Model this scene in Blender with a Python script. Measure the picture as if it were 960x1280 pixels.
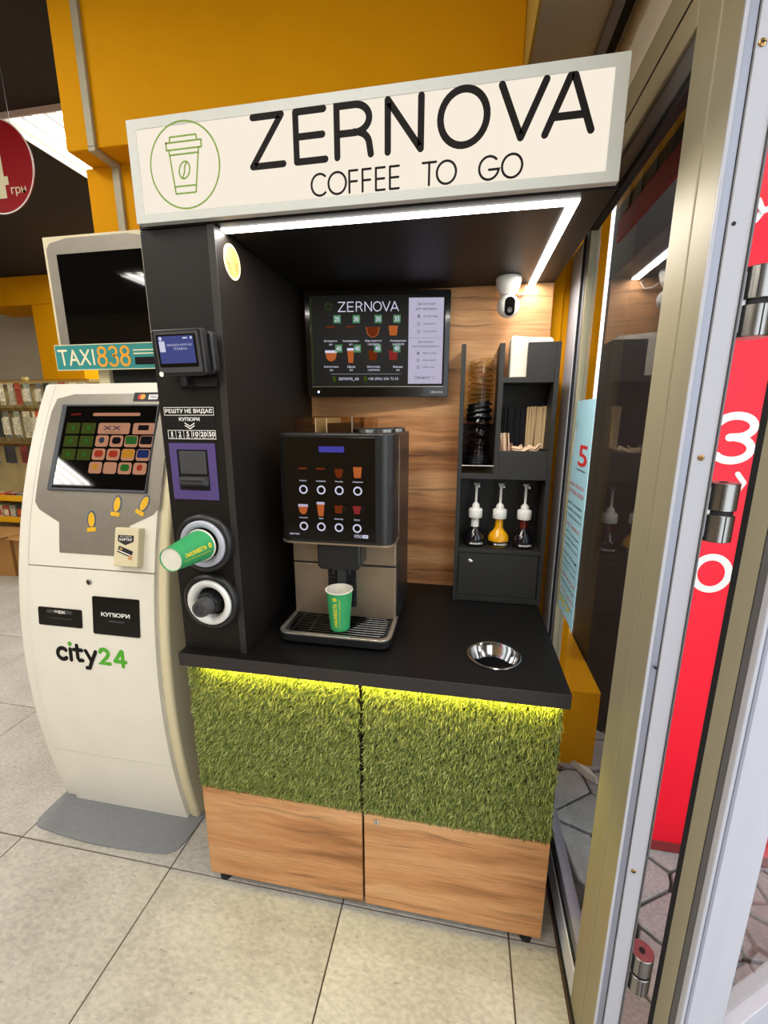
import bpy, bmesh, math, random
import numpy as np
from mathutils import Matrix, Vector
random.seed(7); RNG = np.random.default_rng(11)
for _o in list(bpy.data.objects): bpy.data.objects.remove(_o)
S = bpy.context.scene; COL = S.collection
R = math.radians

# ------------------------------------------------------------------ camera
CAM = dict(x=.7515, y=-.9868, z=1.4868, yaw=10.4327, pitch=-12.6098, f=536.7161)
cd = bpy.data.cameras.new('camera'); cam = bpy.data.objects.new('camera', cd); COL.objects.link(cam)
cd.sensor_fit = 'VERTICAL'; cd.sensor_height = 36; cd.lens = CAM['f']/1280*36; cd.clip_start = .02; cd.clip_end = 200
cam.location = (CAM['x'], CAM['y'], CAM['z'])
cam.rotation_euler = (R(90+CAM['pitch']), 0, R(CAM['yaw']))
S.camera = cam
# ------------------------------------------------------------------ world, exposure
W = bpy.data.worlds.new('world'); S.world = W; W.use_nodes = True
bg = W.node_tree.nodes['Background']; bg.inputs[0].default_value = (.86, .93, 1, 1); bg.inputs[1].default_value = 3.2
vs = S.view_settings; vs.view_transform = 'Standard'; vs.look = 'None'; vs.exposure = 0.0; vs.gamma = 1; vs.use_curve_mapping = False
LAMP_W = 22          # each shop luminaire
# ------------------------------------------------------------------ helpers
def lin(c):
    return tuple((v/12.92 if v <= .04045 else ((v+.055)/1.055)**2.4) for v in c)
def hexc(h):
    h = h.lstrip('#'); return lin(tuple(int(h[i:i+2], 16)/255 for i in (0, 2, 4)))
class F:
    """a frame: origin o, axes u, v, w=u x v"""
    def __init__(s, o, u, v):
        s.o = Vector(o); s.u = Vector(u).normalized(); s.v = Vector(v).normalized(); s.w = s.u.cross(s.v)
    def __call__(s, a, b, c=0.0): return tuple(s.o + s.u*a + s.v*b + s.w*c)
def front(y, x=0, z=0): return F((x, y, z), (1, 0, 0), (0, 0, 1))         # faces -y
def up(z, x=0, y=0): return F((x, y, z), (1, 0, 0), (0, 1, 0))            # faces +z
def inward(x, y=0, z=0): return F((x, y, z), (0, -1, 0), (0, 0, 1))       # faces -x
def rrect(x0, x1, y0, y1, r, n=5):
    r = min(r, (x1-x0)/2, (y1-y0)/2); p = []
    for cx, cy, a in ((x1-r, y0+r, -90), (x1-r, y1-r, 0), (x0+r, y1-r, 90), (x0+r, y0+r, 180)):
        for i in range(n+1):
            t = R(a+90*i/n); p.append((cx+r*math.cos(t), cy+r*math.sin(t)))
    return p
def circ(cx, cy, r, n=24, ry=None):
    ry = r if ry is None else ry
    return [(cx+r*math.cos(2*math.pi*i/n), cy+ry*math.sin(2*math.pi*i/n)) for i in range(n)]
_TC = {}
def text2d(s, off=0.0, res=2):
    k = (s, off, res)
    if k in _TC: return _TC[k]
    c = bpy.data.curves.new('t', 'FONT'); c.body = s; c.resolution_u = res; c.offset = off; c.fill_mode = 'FRONT'
    o = bpy.data.objects.new('t', c); COL.objects.link(o)
    dg = bpy.context.evaluated_depsgraph_get(); ev = o.evaluated_get(dg); m = ev.to_mesh()
    V = [(v.co.x, v.co.y) for v in m.vertices]; P = [tuple(p.vertices) for p in m.polygons]
    ev.to_mesh_clear(); bpy.data.objects.remove(o); bpy.data.curves.remove(c)
    xs = [v[0] for v in V]; ys = [v[1] for v in V]
    x0, x1, y0, y1 = min(xs), max(xs), min(ys), max(ys)
    _TC[k] = ([((a-x0)/(x1-x0), (b-y0)/(y1-y0)) for a, b in V], P, (x1-x0)/(y1-y0)); return _TC[k]
class B:
    def __init__(s): s.v = []; s.f = []
    def add(s, vs, fs):
        n = len(s.v); s.v += [tuple(p) for p in vs]; s.f += [tuple(i+n for i in f) for f in fs]; return s
    def box(s, x0, x1, y0, y1, z0, z1, fr=None):
        q = [(x0, y0, z0), (x1, y0, z0), (x1, y1, z0), (x0, y1, z0), (x0, y0, z1), (x1, y0, z1), (x1, y1, z1), (x0, y1, z1)]
        if fr: q = [fr(*p) for p in q]
        return s.add(q, [(3, 2, 1, 0), (4, 5, 6, 7), (0, 1, 5, 4), (1, 2, 6, 5), (2, 3, 7, 6), (3, 0, 4, 7)])
    def prism(s, poly, c0, c1, fr, poly2=None):
        n = len(poly); p2 = poly2 or poly
        q = [fr(a, b, c0) for a, b in poly]+[fr(a, b, c1) for a, b in p2]
        return s.add(q, [tuple(range(n-1, -1, -1)), tuple(range(n, 2*n))]+[(i, (i+1) % n, n+(i+1) % n, n+i) for i in range(n)])
    def flat(s, poly, fr, c=0.0):
        return s.add([fr(a, b, c) for a, b in poly], [tuple(range(len(poly)))])
    def ring(s, outer, inner, c0, c1, fr):
        n = len(outer)
        q = [fr(a, b, c) for c in (c0, c1) for P in (outer, inner) for a, b in P]
        fs = []
        for i in range(n):
            j = (i+1) % n; o0, i0, o1, i1 = 0, n, 2*n, 3*n
            fs += [(o0+i, o0+j, o1+j, o1+i), (i0+j, i0+i, i1+i, i1+j), (o1+i, o1+j, i1+j, i1+i), (o0+j, o0+i, i0+i, i0+j)]
        return s.add(q, fs)
    def annulus(s, outer, inner, fr, c=0.0):
        n = len(outer)
        return s.add([fr(a, b, c) for P in (outer, inner) for a, b in P], [(i, (i+1) % n, n+(i+1) % n, n+i) for i in range(n)])
    def lathe(s, prof, fr, n=24, caps=True):
        m = len(prof); q = []
        for r, c in prof:
            for i in range(n):
                t = 2*math.pi*i/n; q.append(fr(r*math.cos(t), r*math.sin(t), c))
        fs = [(k*n+i, k*n+(i+1) % n, (k+1)*n+(i+1) % n, (k+1)*n+i) for k in range(m-1) for i in range(n)]
        if caps: fs += [tuple(range(n-1, -1, -1)), tuple(range((m-1)*n, m*n))]
        return s.add(q, fs)
    def tube(s, path, r, n=8, caps=True):
        P = [Vector(p) for p in path]; q = []; last = None
        for i, p in enumerate(P):
            d = (P[min(i+1, len(P)-1)]-P[max(i-1, 0)]).normalized()
            a = last if last is not None else (Vector((0, 0, 1)) if abs(d.z) < .9 else Vector((1, 0, 0)))
            a = (a-d*a.dot(d)).normalized(); last = a; b = d.cross(a)
            rr = r[i] if isinstance(r, (list, tuple)) else r
            q += [tuple(p+a*rr*math.cos(2*math.pi*k/n)+b*rr*math.sin(2*math.pi*k/n)) for k in range(n)]
        m = len(P)
        fs = [(k*n+i, k*n+(i+1) % n, (k+1)*n+(i+1) % n, (k+1)*n+i) for k in range(m-1) for i in range(n)]
        if caps: fs += [tuple(range(n-1, -1, -1)), tuple(range((m-1)*n, m*n))]
        return s.add(q, fs)
    def text(s, t, x0, x1, z0, z1, fr, c=.0006, off=0.0, res=2):
        V, P, a = text2d(t, off, res)
        if x1 is None: x1 = x0+(z1-z0)*a
        return s.add([fr(x0+p*(x1-x0), z0+q*(z1-z0), c) for p, q in V], P)
    def stroke(s, lines, w, fr, c=.0006, n=14):
        for q, L in enumerate(lines):
            ck = c+.0006*q; h = w/2; N_ = len(L)
            def nrm(a, b):
                dx, dy = b[0]-a[0], b[1]-a[1]; l = math.hypot(dx, dy) or 1; return (-dy/l, dx/l)
            if N_ >= 7:      # smooth run: one strip with shared mitred corners
                closed = math.hypot(L[0][0]-L[-1][0], L[0][1]-L[-1][1]) < 1e-6
                P = L[:-1] if closed else L; m = len(P); V = []
                for k in range(m):
                    a = nrm(P[k-1], P[k]) if (k or closed) else nrm(P[0], P[1])
                    b = nrm(P[k], P[(k+1) % m]) if (k < m-1 or closed) else a
                    d = max(.35, 1+a[0]*b[0]+a[1]*b[1]); mx, my = (a[0]+b[0])/d*h, (a[1]+b[1])/d*h
                    V += [(P[k][0]-mx, P[k][1]-my), (P[k][0]+mx, P[k][1]+my)]
                s.add([fr(x, y, ck) for x, y in V], [(2*k, (2*k+2) % (2*m), (2*k+3) % (2*m), 2*k+1) for k in range(m if closed else m-1)])
                ends = [] if closed else [L[0], L[-1]]
            else:
                for a, b in zip(L, L[1:]):
                    nx, ny = nrm(a, b); nx *= h; ny *= h
                    s.flat([(a[0]-nx, a[1]-ny), (b[0]-nx, b[1]-ny), (b[0]+nx, b[1]+ny), (a[0]+nx, a[1]+ny)], fr, ck)
                ends = L
            for p in ends: s.flat(circ(p[0], p[1], h, n), fr, ck+.0003)
        return s
    def build(s, name, mat, parent=None, smooth=None, bev=0.0, kind=None, seg=2, label=None):
        me = bpy.data.meshes.new(name)
        off = OFF.get(parent.name if parent else None, None)
        v = [(p[0]-off[0], p[1]-off[1], p[2]-off[2]) for p in s.v] if off else s.v
        me.from_pydata(v, [], s.f); me.update()
        me.materials.append(mat)
        o = bpy.data.objects.new(name, me); COL.objects.link(o)
        if parent: o.parent = parent
        if off: OFF[o.name] = off
        if smooth is not None:
            me.shade_smooth()
            me.set_sharp_from_angle(angle=R(smooth))
        if bev:
            b = o.modifiers.new('bevel', 'BEVEL'); b.width = bev; b.segments = seg; b.limit_method = 'ANGLE'; b.angle_limit = R(40)
        if kind: o['kind'] = kind
        if label: o['label'] = label
        return o
OFF = {}
def tag(o, label, cat, group=None):
    o['label'] = label; o['category'] = cat
    if group: o['group'] = group
    return o
def thing(name, label, cat, at=(0, 0, 0), group=None, local=False, rot=(0, 0, 0)):
    """an Empty at the thing's base; parts are given in world coordinates unless local"""
    o = bpy.data.objects.new(name, None); COL.objects.link(o); o.empty_display_size = .05
    o.location = at; o.rotation_euler = rot
    if not local: OFF[o.name] = tuple(at)
    return tag(o, label, cat, group)
def copy_tree(o, parent=None):
    c = o.copy(); COL.objects.link(c)
    if parent: c.parent = parent
    for ch in o.children: copy_tree(ch, c)
    return c
def structure(o): o['kind'] = 'structure'; return o
def area(name, loc, sx, sy, power, color, rot=(0, 0, 0), parent=None):
    l = bpy.data.lights.new(name, 'AREA'); l.shape = 'RECTANGLE'; l.size = sx; l.size_y = sy; l.energy = power; l.color = color
    o = bpy.data.objects.new(name, l); COL.objects.link(o); o.location = loc; o.rotation_euler = rot
    if parent:
        o.parent = parent; off = OFF.get(parent.name, (0, 0, 0)); o.location = Vector(loc)-Vector(off)
    return o
# ---- photograph pixel -> ray, used to lay prints out on surfaces that are placed by their own geometry
def ray(px, py):
    y, p = R(CAM['yaw']), R(CAM['pitch'])
    f = Vector((-math.sin(y)*math.cos(p), math.cos(y)*math.cos(p), math.sin(p)))
    r = Vector((math.cos(y), math.sin(y), 0)); u = r.cross(f)
    return Vector((CAM['x'], CAM['y'], CAM['z'])), f+r*(px-480)/CAM['f']+u*(640-py)/CAM['f']
# ------------------------------------------------------------------ materials
M = {}
def mat(name, col, rough=.5, metal=0.0, spec=.5, noise=0.0, nscale=30, bump=0.0, bscale=200, coat=0.0, emit=None, es=0.0, trans=0.0, ior=1.45, alpha=1.0, stretch=None):
    m = bpy.data.materials.new(name); m.use_nodes = True; nt = m.node_tree; b = nt.nodes['Principled BSDF']
    c = hexc(col) if isinstance(col, str) else col
    b.inputs['Base Color'].default_value = (*c, 1); b.inputs['Roughness'].default_value = rough; b.inputs['Metallic'].default_value = metal
    b.inputs['Specular IOR Level'].default_value = spec; b.inputs['Coat Weight'].default_value = coat; b.inputs['IOR'].default_value = ior
    b.inputs['Transmission Weight'].default_value = trans; b.inputs['Alpha'].default_value = alpha
    if emit:
        e = hexc(emit) if isinstance(emit, str) else emit
        b.inputs['Emission Color'].default_value = (*e, 1); b.inputs['Emission Strength'].default_value = es
    if noise or bump:
        tc = nt.nodes.new('ShaderNodeTexCoord'); mp = nt.nodes.new('ShaderNodeMapping'); nt.links.new(tc.outputs['Object'], mp.inputs[0])
        if stretch: mp.inputs['Scale'].default_value = stretch
    if noise:
        n = nt.nodes.new('ShaderNodeTexNoise'); n.inputs['Scale'].default_value = nscale; n.inputs['Detail'].default_value = 5
        nt.links.new(mp.outputs[0], n.inputs[0])
        mr = nt.nodes.new('ShaderNodeMapRange'); mr.inputs[1].default_value = .3; mr.inputs[2].default_value = .7; mr.inputs[3].default_value = 1-noise; mr.inputs[4].default_value = 1+noise
        nt.links.new(n.outputs[0], mr.inputs[0])
        mx = nt.nodes.new('ShaderNodeVectorMath'); mx.operation = 'SCALE'; mx.inputs[0].default_value = c
        nt.links.new(mr.outputs[0], mx.inputs['Scale']); nt.links.new(mx.outputs[0], b.inputs['Base Color'])
    if bump:
        n = nt.nodes.new('ShaderNodeTexNoise'); n.inputs['Scale'].default_value = bscale; n.inputs['Detail'].default_value = 3
        nt.links.new(mp.outputs[0], n.inputs[0])
        bp = nt.nodes.new('ShaderNodeBump'); bp.inputs['Strength'].default_value = bump; bp.inputs['Distance'].default_value = .002
        nt.links.new(n.outputs[0], bp.inputs['Height']); nt.links.new(bp.outputs[0], b.inputs['Normal'])
    M[name] = m; return m
def emis(name, col, s):
    m = bpy.data.materials.new(name); m.use_nodes = True; nt = m.node_tree; nt.nodes.clear()
    e = nt.nodes.new('ShaderNodeEmission'); o = nt.nodes.new('ShaderNodeOutputMaterial')
    e.inputs[0].default_value = (*(hexc(col) if isinstance(col, str) else col), 1); e.inputs[1].default_value = s
    nt.links.new(e.outputs[0], o.inputs[0]); M[name] = m; return m
def thin_glass(name, tint=(1, 1, 1), ior=1.5, rough=0.0):
    m = bpy.data.materials.new(name); m.use_nodes = True; nt = m.node_tree; nt.nodes.clear()
    o = nt.nodes.new('ShaderNodeOutputMaterial'); mx = nt.nodes.new('ShaderNodeMixShader'); fr = nt.nodes.new('ShaderNodeFresnel')
    t = nt.nodes.new('ShaderNodeBsdfTransparent'); g = nt.nodes.new('ShaderNodeBsdfGlossy')
    fr.inputs[0].default_value = ior; t.inputs[0].default_value = (*tint, 1); g.inputs['Roughness'].default_value = rough
    ge = nt.nodes.new('ShaderNodeNewGeometry'); iv = nt.nodes.new('ShaderNodeMath'); iv.operation = 'SUBTRACT'; iv.inputs[0].default_value = 1; nt.links.new(ge.outputs['Backfacing'], iv.inputs[1])
    mu = nt.nodes.new('ShaderNodeMath'); mu.operation = 'MULTIPLY'; nt.links.new(fr.outputs[0], mu.inputs[0]); nt.links.new(iv.outputs[0], mu.inputs[1])   # a pane reflects once, on its outer side
    nt.links.new(mu.outputs[0], mx.inputs[0]); nt.links.new(t.outputs[0], mx.inputs[1]); nt.links.new(g.outputs[0], mx.inputs[2]); nt.links.new(mx.outputs[0], o.inputs[0])
    M[name] = m; return m
def wood(name, scale=(1, 1, 1), tones=('#86562f', '#b98253', '#cc9c6c')):
    m = bpy.data.materials.new(name); m.use_nodes = True; nt = m.node_tree; b = nt.nodes['Principled BSDF']; N = nt.nodes.new; L = nt.links.new
    b.inputs['Roughness'].default_value = .5; b.inputs['Specular IOR Level'].default_value = .35
    tc = N('ShaderNodeTexCoord'); oi = N('ShaderNodeObjectInfo')
    sh = N('ShaderNodeVectorMath'); sh.operation = 'ADD'; L(tc.outputs['Object'], sh.inputs[0]); L(oi.outputs['Random'], sh.inputs[1])
    w0 = N('ShaderNodeTexNoise'); w0.inputs['Scale'].default_value = 5; w0.inputs['Detail'].default_value = 2; L(sh.outputs[0], w0.inputs[0])
    wv = N('ShaderNodeVectorMath'); wv.operation = 'SCALE'; wv.inputs['Scale'].default_value = .03; L(w0.outputs['Color'], wv.inputs[0])
    ad = N('ShaderNodeVectorMath'); ad.operation = 'ADD'; L(sh.outputs[0], ad.inputs[0]); L(wv.outputs[0], ad.inputs[1])
    def noise(sc, s, det, dist=0):
        mp = N('ShaderNodeMapping'); mp.inputs['Scale'].default_value = sc; L(ad.outputs[0], mp.inputs[0])
        n = N('ShaderNodeTexNoise'); n.inputs['Scale'].default_value = s; n.inputs['Detail'].default_value = det; n.inputs['Distortion'].default_value = dist
        L(mp.outputs[0], n.inputs[0]); return n
    n1 = noise((.8*scale[0], 1, 9*scale[2]), 1.6, 6, .25)
    n2 = noise((5*scale[0], 1, 120*scale[2]), 2.0, 3)
    n3 = noise((1.3*scale[0], 1, 22*scale[2]), 2.2, 5, .3)
    r1 = N('ShaderNodeValToRGB'); e = r1.color_ramp.elements
    e[0].position = .3; e[0].color = (*hexc(tones[0]), 1); e[1].position = .68; e[1].color = (*hexc(tones[2]), 1)
    x = r1.color_ramp.elements.new(.46); x.color = (*hexc(tones[1]), 1); L(n1.outputs[0], r1.inputs[0])
    r2 = N('ShaderNodeMapRange'); r2.inputs[1].default_value = .3; r2.inputs[2].default_value = .7; r2.inputs[3].default_value = .80; r2.inputs[4].default_value = 1.12; L(n2.outputs[0], r2.inputs[0])
    r3 = N('ShaderNodeMapRange'); r3.inputs[1].default_value = .28; r3.inputs[2].default_value = .43; r3.inputs[3].default_value = .42; r3.inputs[4].default_value = 1; L(n3.outputs[0], r3.inputs[0])
    mu = N('ShaderNodeMath'); mu.operation = 'MULTIPLY'; L(r2.outputs[0], mu.inputs[0]); L(r3.outputs[0], mu.inputs[1])
    sc = N('ShaderNodeVectorMath'); sc.operation = 'SCALE'; L(r1.outputs[0], sc.inputs[0]); L(mu.outputs[0], sc.inputs['Scale']); L(sc.outputs[0], b.inputs['Base Color'])
    bp = N('ShaderNodeBump'); bp.inputs['Strength'].default_value = .12; bp.inputs['Distance'].default_value = .001; L(n2.outputs[0], bp.inputs['Height']); L(bp.outputs[0], b.inputs['Normal'])
    M[name] = m; return m
def stone(name, base, dark, light, s=1.0, rough=.45):
    m = bpy.data.materials.new(name); m.use_nodes = True; nt = m.node_tree; b = nt.nodes['Principled BSDF']; N = nt.nodes.new; L = nt.links.new
    b.inputs['Roughness'].default_value = rough; b.inputs['Specular IOR Level'].default_value = .4
    tc = N('ShaderNodeTexCoord'); oi = N('ShaderNodeObjectInfo'); ad = N('ShaderNodeVectorMath'); ad.operation = 'ADD'
    k = N('ShaderNodeVectorMath'); k.operation = 'SCALE'; k.inputs[0].default_value = (37, 21, 9); L(oi.outputs['Random'], k.inputs['Scale'])
    L(tc.outputs['Object'], ad.inputs[0]); L(k.outputs[0], ad.inputs[1])
    def noise(sc, det, lo, hi, a, c, rot=0, st=(1, 1, 1)):
        mp = N('ShaderNodeMapping'); mp.inputs['Rotation'].default_value = (0, 0, rot); mp.inputs['Scale'].default_value = st; L(ad.outputs[0], mp.inputs[0])
        n = N('ShaderNodeTexNoise'); n.inputs['Scale'].default_value = sc*s; n.inputs['Detail'].default_value = det; L(mp.outputs[0], n.inputs[0])
        r = N('ShaderNodeMapRange'); r.inputs[1].default_value = lo; r.inputs[2].default_value = hi; r.inputs[3].default_value = a; r.inputs[4].default_value = c; L(n.outputs[0], r.inputs[0]); return r
    big = noise(4, 3, .3, .7, 0, 1); fine = noise(60, 4, .35, .65, .86, 1.1, .7, (1, 1.8, 1)); speck = noise(48, 2, .66, .74, 0, .45, .7, (.7, 2.2, 1)); lite = noise(40, 3, .58, .70, 0, .5, .9, (.7, 2.4, 1))
    mx = N('ShaderNodeMix'); mx.data_type = 'RGBA'; mx.inputs[6].default_value = (*hexc(base), 1); mx.inputs[7].default_value = (*hexc(light), 1); L(big.outputs[0], mx.inputs[0])
    m2 = N('ShaderNodeMix'); m2.data_type = 'RGBA'; L(mx.outputs[2], m2.inputs[6]); m2.inputs[7].default_value = (*hexc(light), 1); L(lite.outputs[0], m2.inputs[0])
    m3 = N('ShaderNodeMix'); m3.data_type = 'RGBA'; L(m2.outputs[2], m3.inputs[6]); m3.inputs[7].default_value = (*hexc(dark), 1); L(speck.outputs[0], m3.inputs[0])
    sc = N('ShaderNodeVectorMath'); sc.operation = 'SCALE'; L(m3.outputs[2], sc.inputs[0]); L(fine.outputs[0], sc.inputs['Scale']); L(sc.outputs[0], b.inputs['Base Color'])
    M[name] = m; return m
def turfmat(name):
    m = bpy.data.materials.new(name); m.use_nodes = True; nt = m.node_tree; b = nt.nodes['Principled BSDF']; N = nt.nodes.new; L = nt.links.new
    g = N('ShaderNodeNewGeometry'); r = N('ShaderNodeValToRGB'); e = r.color_ramp.elements
    e[0].position = 0; e[0].color = (*hexc('#3d4d17'), 1); e[1].position = 1; e[1].color = (*hexc('#acae66'), 1)
    x = e.new(.45); x.color = (*hexc('#667128'), 1); x = e.new(.8); x.color = (*hexc('#848a40'), 1)
    L(g.outputs['Random Per Island'], r.inputs[0]); L(r.outputs[0], b.inputs['Base Color']); b.inputs['Roughness'].default_value = .5; b.inputs['Specular IOR Level'].default_value = .4
    M[name] = m; return m
mat('yellow_wall', '#dd9a00', .75, spec=.15, noise=.05, nscale=3, bump=.08, bscale=60)
mat('beige_wall', '#ded5c0', .75, noise=.04, nscale=4)
mat('soffit_beige', '#c8bca4', .75, noise=.05, nscale=6)
mat('soffit_edge', '#c9a94c', .7, noise=.05, nscale=4)
mat('dark_ceiling', '#1e1610', .85, noise=.15, nscale=2)
mat('brown_wall', '#8d7750', .8, noise=.1, nscale=2)
mat('grout', '#5a4638', .9, noise=.1, nscale=40)
stone('tile_stone', '#a19a8f', '#665a4e', '#b7b1a6', 1.0, .42)
stone('paving_grey', '#8f8b88', '#5b5654', '#aca7a4', 1.4, .8)
mat('paving_joint', '#4a4644', .95, noise=.2, nscale=30)
mat('black_board', '#171310', .5, spec=.3, noise=.08, nscale=80, bump=.03, bscale=500)
mat('black_edge', '#282423', .5, noise=.05, nscale=60)
mat('black_top', '#0d0c0c', .42, spec=.3, bump=.03, bscale=600)
mat('black_plastic', '#1a1a1b', .35, bump=.02, bscale=700)
mat('black_gloss', '#0a0908', .12, spec=.4, coat=.1)
mat('screen_matte', '#100e0b', .5, spec=.2)
mat('screen_edge', '#3d4048', .4)
mat('screen_glass', '#0b0a09', .03, spec=.5, coat=.4)
mat('rack_black', '#22211f', .55, noise=.04, nscale=60)
mat('dark_grey', '#3f3f40', .45, noise=.05, nscale=40)
mat('rubber', '#161618', .7)
mat('white_paint', '#e3ded0', .38, noise=.02, nscale=8)
mat('cream_paint', '#d8cca8', .4, noise=.02, nscale=8)
mat('white_plastic', '#dad8d2', .4)
mat('collar_grey', '#a9aab4', .5, noise=.05, nscale=30)
mat('sign_frame', '#c2c4bd', .45)
mat('white_paper', '#d9d2c2', .8, noise=.03, nscale=30)
mat('grey_plate', '#8a8377', .42, metal=.35, noise=.04, nscale=30)
mat('foot_grey', '#77787a', .6, noise=.06, nscale=60, bump=.1, bscale=300)
mat('alu_olive', '#938b72', .5, metal=.15, noise=.04, nscale=12, stretch=(1, 1, .1))
mat('alu_grey', '#8b8c96', .42, metal=.4, noise=.04, nscale=20, stretch=(1, 1, .1))
mat('alu_white', '#a6a5aa', .45, noise=.03, nscale=15, stretch=(1, 1, .1))
mat('frame_pale', '#c3c5cf', .45, noise=.03, nscale=15)
mat('alu_dark', '#5d5b5c', .5, metal=.3, noise=.04, nscale=20)
mat('steel', '#8c8a86', .28, metal=1, noise=.08, nscale=60, stretch=(1, 1, .1))
mat('chrome', '#cfcfcf', .12, metal=1)
mat('brass', '#b08a55', .35, metal=1)
mat('champagne', '#95846f', .38, metal=.65, noise=.03, nscale=80, stretch=(1, 1, .2))
mat('silver_rim', '#a49d92', .3, metal=.8)
mat('purple', '#4f3f74', .5, noise=.05, nscale=60)
mat('black_ink', '#1c1918', .7, spec=.15)
mat('grey_ink', '#6a6870', .6)
mat('dark_ink', '#222024', .6)
mat('white_ink', '#f0eee8', .6)
mat('green_ink', '#6c9a22', .55)
mat('logo_green', '#4fa52a', .5)
mat('olive_ink', '#6f8f2a', .55)
mat('red_ink', '#cf2b2b', .6)
mat('yellow_ink', '#e8cf1c', .5)
mat('orange_ink', '#e8a020', .5)
mat('blue_ink', '#2c55a0', .5)
mat('sticker_yellow', '#e0ad18', .5, noise=.06, nscale=50)
mat('sticker_blue', '#33506e', .5)
mat('gold_sticker', '#bd9350', .5, metal=.0, noise=.18, nscale=40)
mat('gold_pale', '#f0dfb0', .5)
mat('cup_green', '#2f9256', .55, noise=.03, nscale=60)
mat('teal', '#2c8a88', .5, noise=.03, nscale=30)
mat('cream_ink', '#ece4c0', .5)
mat('red_sign', '#9c0616', .45)
mat('banner_red', '#ff0a2c', .5, noise=.04, nscale=6)
mat('poster_blue', '#a9d7e6', .5, noise=.05, nscale=6)
mat('conduit_grey', '#a79f86', .5, noise=.05, nscale=20)
mat('cardboard', '#a97c45', .85, noise=.08, nscale=20, stretch=(1, 1, 6))
mat('shelf_steel', '#b9a56c', .5, noise=.05, nscale=20)
mat('shelf_back', '#b5a473', .6, noise=.08, nscale=10)
mat('rail_yellow', '#e2a914', .5)
mat('stirrer_wood', '#c9ae83', .75, noise=.12, nscale=200, stretch=(1, 1, .05))
mat('straw_black', '#15131a', .45)
mat('sachet', '#c7a98c', .7, noise=.2, nscale=120)
mat('sachet_brown', '#7d5a44', .7, noise=.2, nscale=120)
mat('lid_black', '#0f0f12', .25)
mat('liquid_yellow', '#d99a08', .25, spec=.5, coat=.5, noise=.12, nscale=60)
mat('liquid_dark', '#0e0b12', .12, coat=.6)
mat('liquid_red', '#5a1410', .2, coat=.5)
mat('liquid_amber', '#8a4a10', .2, coat=.5)
mat('pleat_grey', '#3c3d40', .6, noise=.1, nscale=10)
mat('fascia_red', '#8c2b2e', .6, noise=.1, nscale=10)
mat('outer_dark', '#3a3733', .7, noise=.15, nscale=4)
mat('coffee_beans', '#3a2110', .5, noise=.5, nscale=180, bump=.6, bscale=160)
mat('skin_orange', '#c98b5a', .6)
thin_glass('pane_glass', (.93, .95, .94), 1.5)
thin_glass('acrylic', (.78, .70, .56), 1.5)
thin_glass('lid_clear', (.88, .84, .70), 1.45, .05)
thin_glass('lid_brown', (.70, .56, .54), 1.5, .05)
thin_glass('bottle_glass', (.9, .9, .88), 1.5)
wood('oak_panel'); turfmat('turf_green')
emis('led_white', (1, .96, .9), 9.0)
emis('led_yellow', (1, .86, .12), 7.0)
emis('tube_white', (1, .97, .9), 14.0)
emis('sign_lit', (1, .89, .75), .95)
emis('scr_blue', '#565fa0', .62)
emis('scr_white', '#e8e8ff', .75)
emis('scr_paper', '#d2cce6', .72)
emis('scr_green', '#69a878', .55)
emis('scr_olive', '#4d6a12', .5)
emis('scr_orange', '#d8733a', .6)
emis('scr_brown', '#8a3c1a', .5)
emis('scr_red', '#b03a3a', .5)
emis('scr_peach', '#d99a78', .62)
emis('scr_tile_olive', '#59652a', .45)
emis('scr_tile_red', '#c8452c', .55)
emis('scr_tile_green', '#3f7f38', .5)
emis('scr_tile_blue', '#2c3f78', .5)
emis('scr_tile_dark', '#2b2528', .4)
emis('scr_tile_amber', '#e09a30', .6)
emis('scr_lcd', '#4a48a8', .8)
emis('scr_ink', '#5a5668', .4)
emis('led_dot', '#a8c8ff', 6)
# ------------------------------------------------------------------ the setting
X_W = 1.08           # inner face of the glazed shop front
fl = structure(B().box(-6, 1.14, -4.4, 5.4, -.06, -.006).build('floor', M['grout']))
tx = [-.765+.6*k for k in range(-9, 3)]+[.937]
ty = [.016+.6*k for k in range(-7, 9)]
g = .0022
tile_me = {}
def tile(x0, x1, y0, y1):
    w, d = round(x1-x0-2*g, 4), round(y1-y0-2*g, 4)
    if (w, d) not in tile_me:
        bm = B().box(-w/2, w/2, -d/2, d/2, -.012, 0); o = bm.build('tile', M['tile_stone'], fl, bev=.0012, seg=1); tile_me[(w, d)] = o
    else:
        o = tile_me[(w, d)].copy(); COL.objects.link(o)
    o.location = ((x0+x1)/2, (y0+y1)/2, 0)
for i, x0 in enumerate(tx):
    x1 = tx[i+1] if i+1 < len(tx) else 1.072
    for j in range(len(ty)-1): tile(x0, x1, ty[j], ty[j+1])
structure(B().box(-6, -.66, -4.4, 5.4, 3.0, 3.1).box(-.66, .885, -4.4, .546, 3.0, 3.1).build('ceiling', M['dark_ceiling']))
structure(B().box(-6.1, -6, -4.4, 5.4, -.02, 3.1).build('wall_left', M['brown_wall']))
structure(B().box(-6, 1.1, 5.3, 5.4, -.02, 3.1).build('wall_far', M['beige_wall']))
structure(B().box(-6, 1.13, -4.5, -4.4, -.02, 3.1).build('wall_rear', M['brown_wall']))
structure(B().box(-.70, 1.06, .65, 1.05, -.02, 2.401).box(1.06, 1.13, .664, 1.05, -.02, 2.401).build('wall_back', M['yellow_wall'], bev=.004))
structure(B().box(-.675, .878, .546, 1.15, 2.401, 3.1).build('trim_1', M['yellow_wall'], bev=.004))
sf = structure(B().box(.885, 1.12, -4.4, .66, 2.40, 3.1).build('trim_2', M['soffit_beige']))
B().box(.878, .8845, -4.4, .546, 2.395, 3.0).build('edge_strip', M['soffit_edge'], sf)
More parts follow.
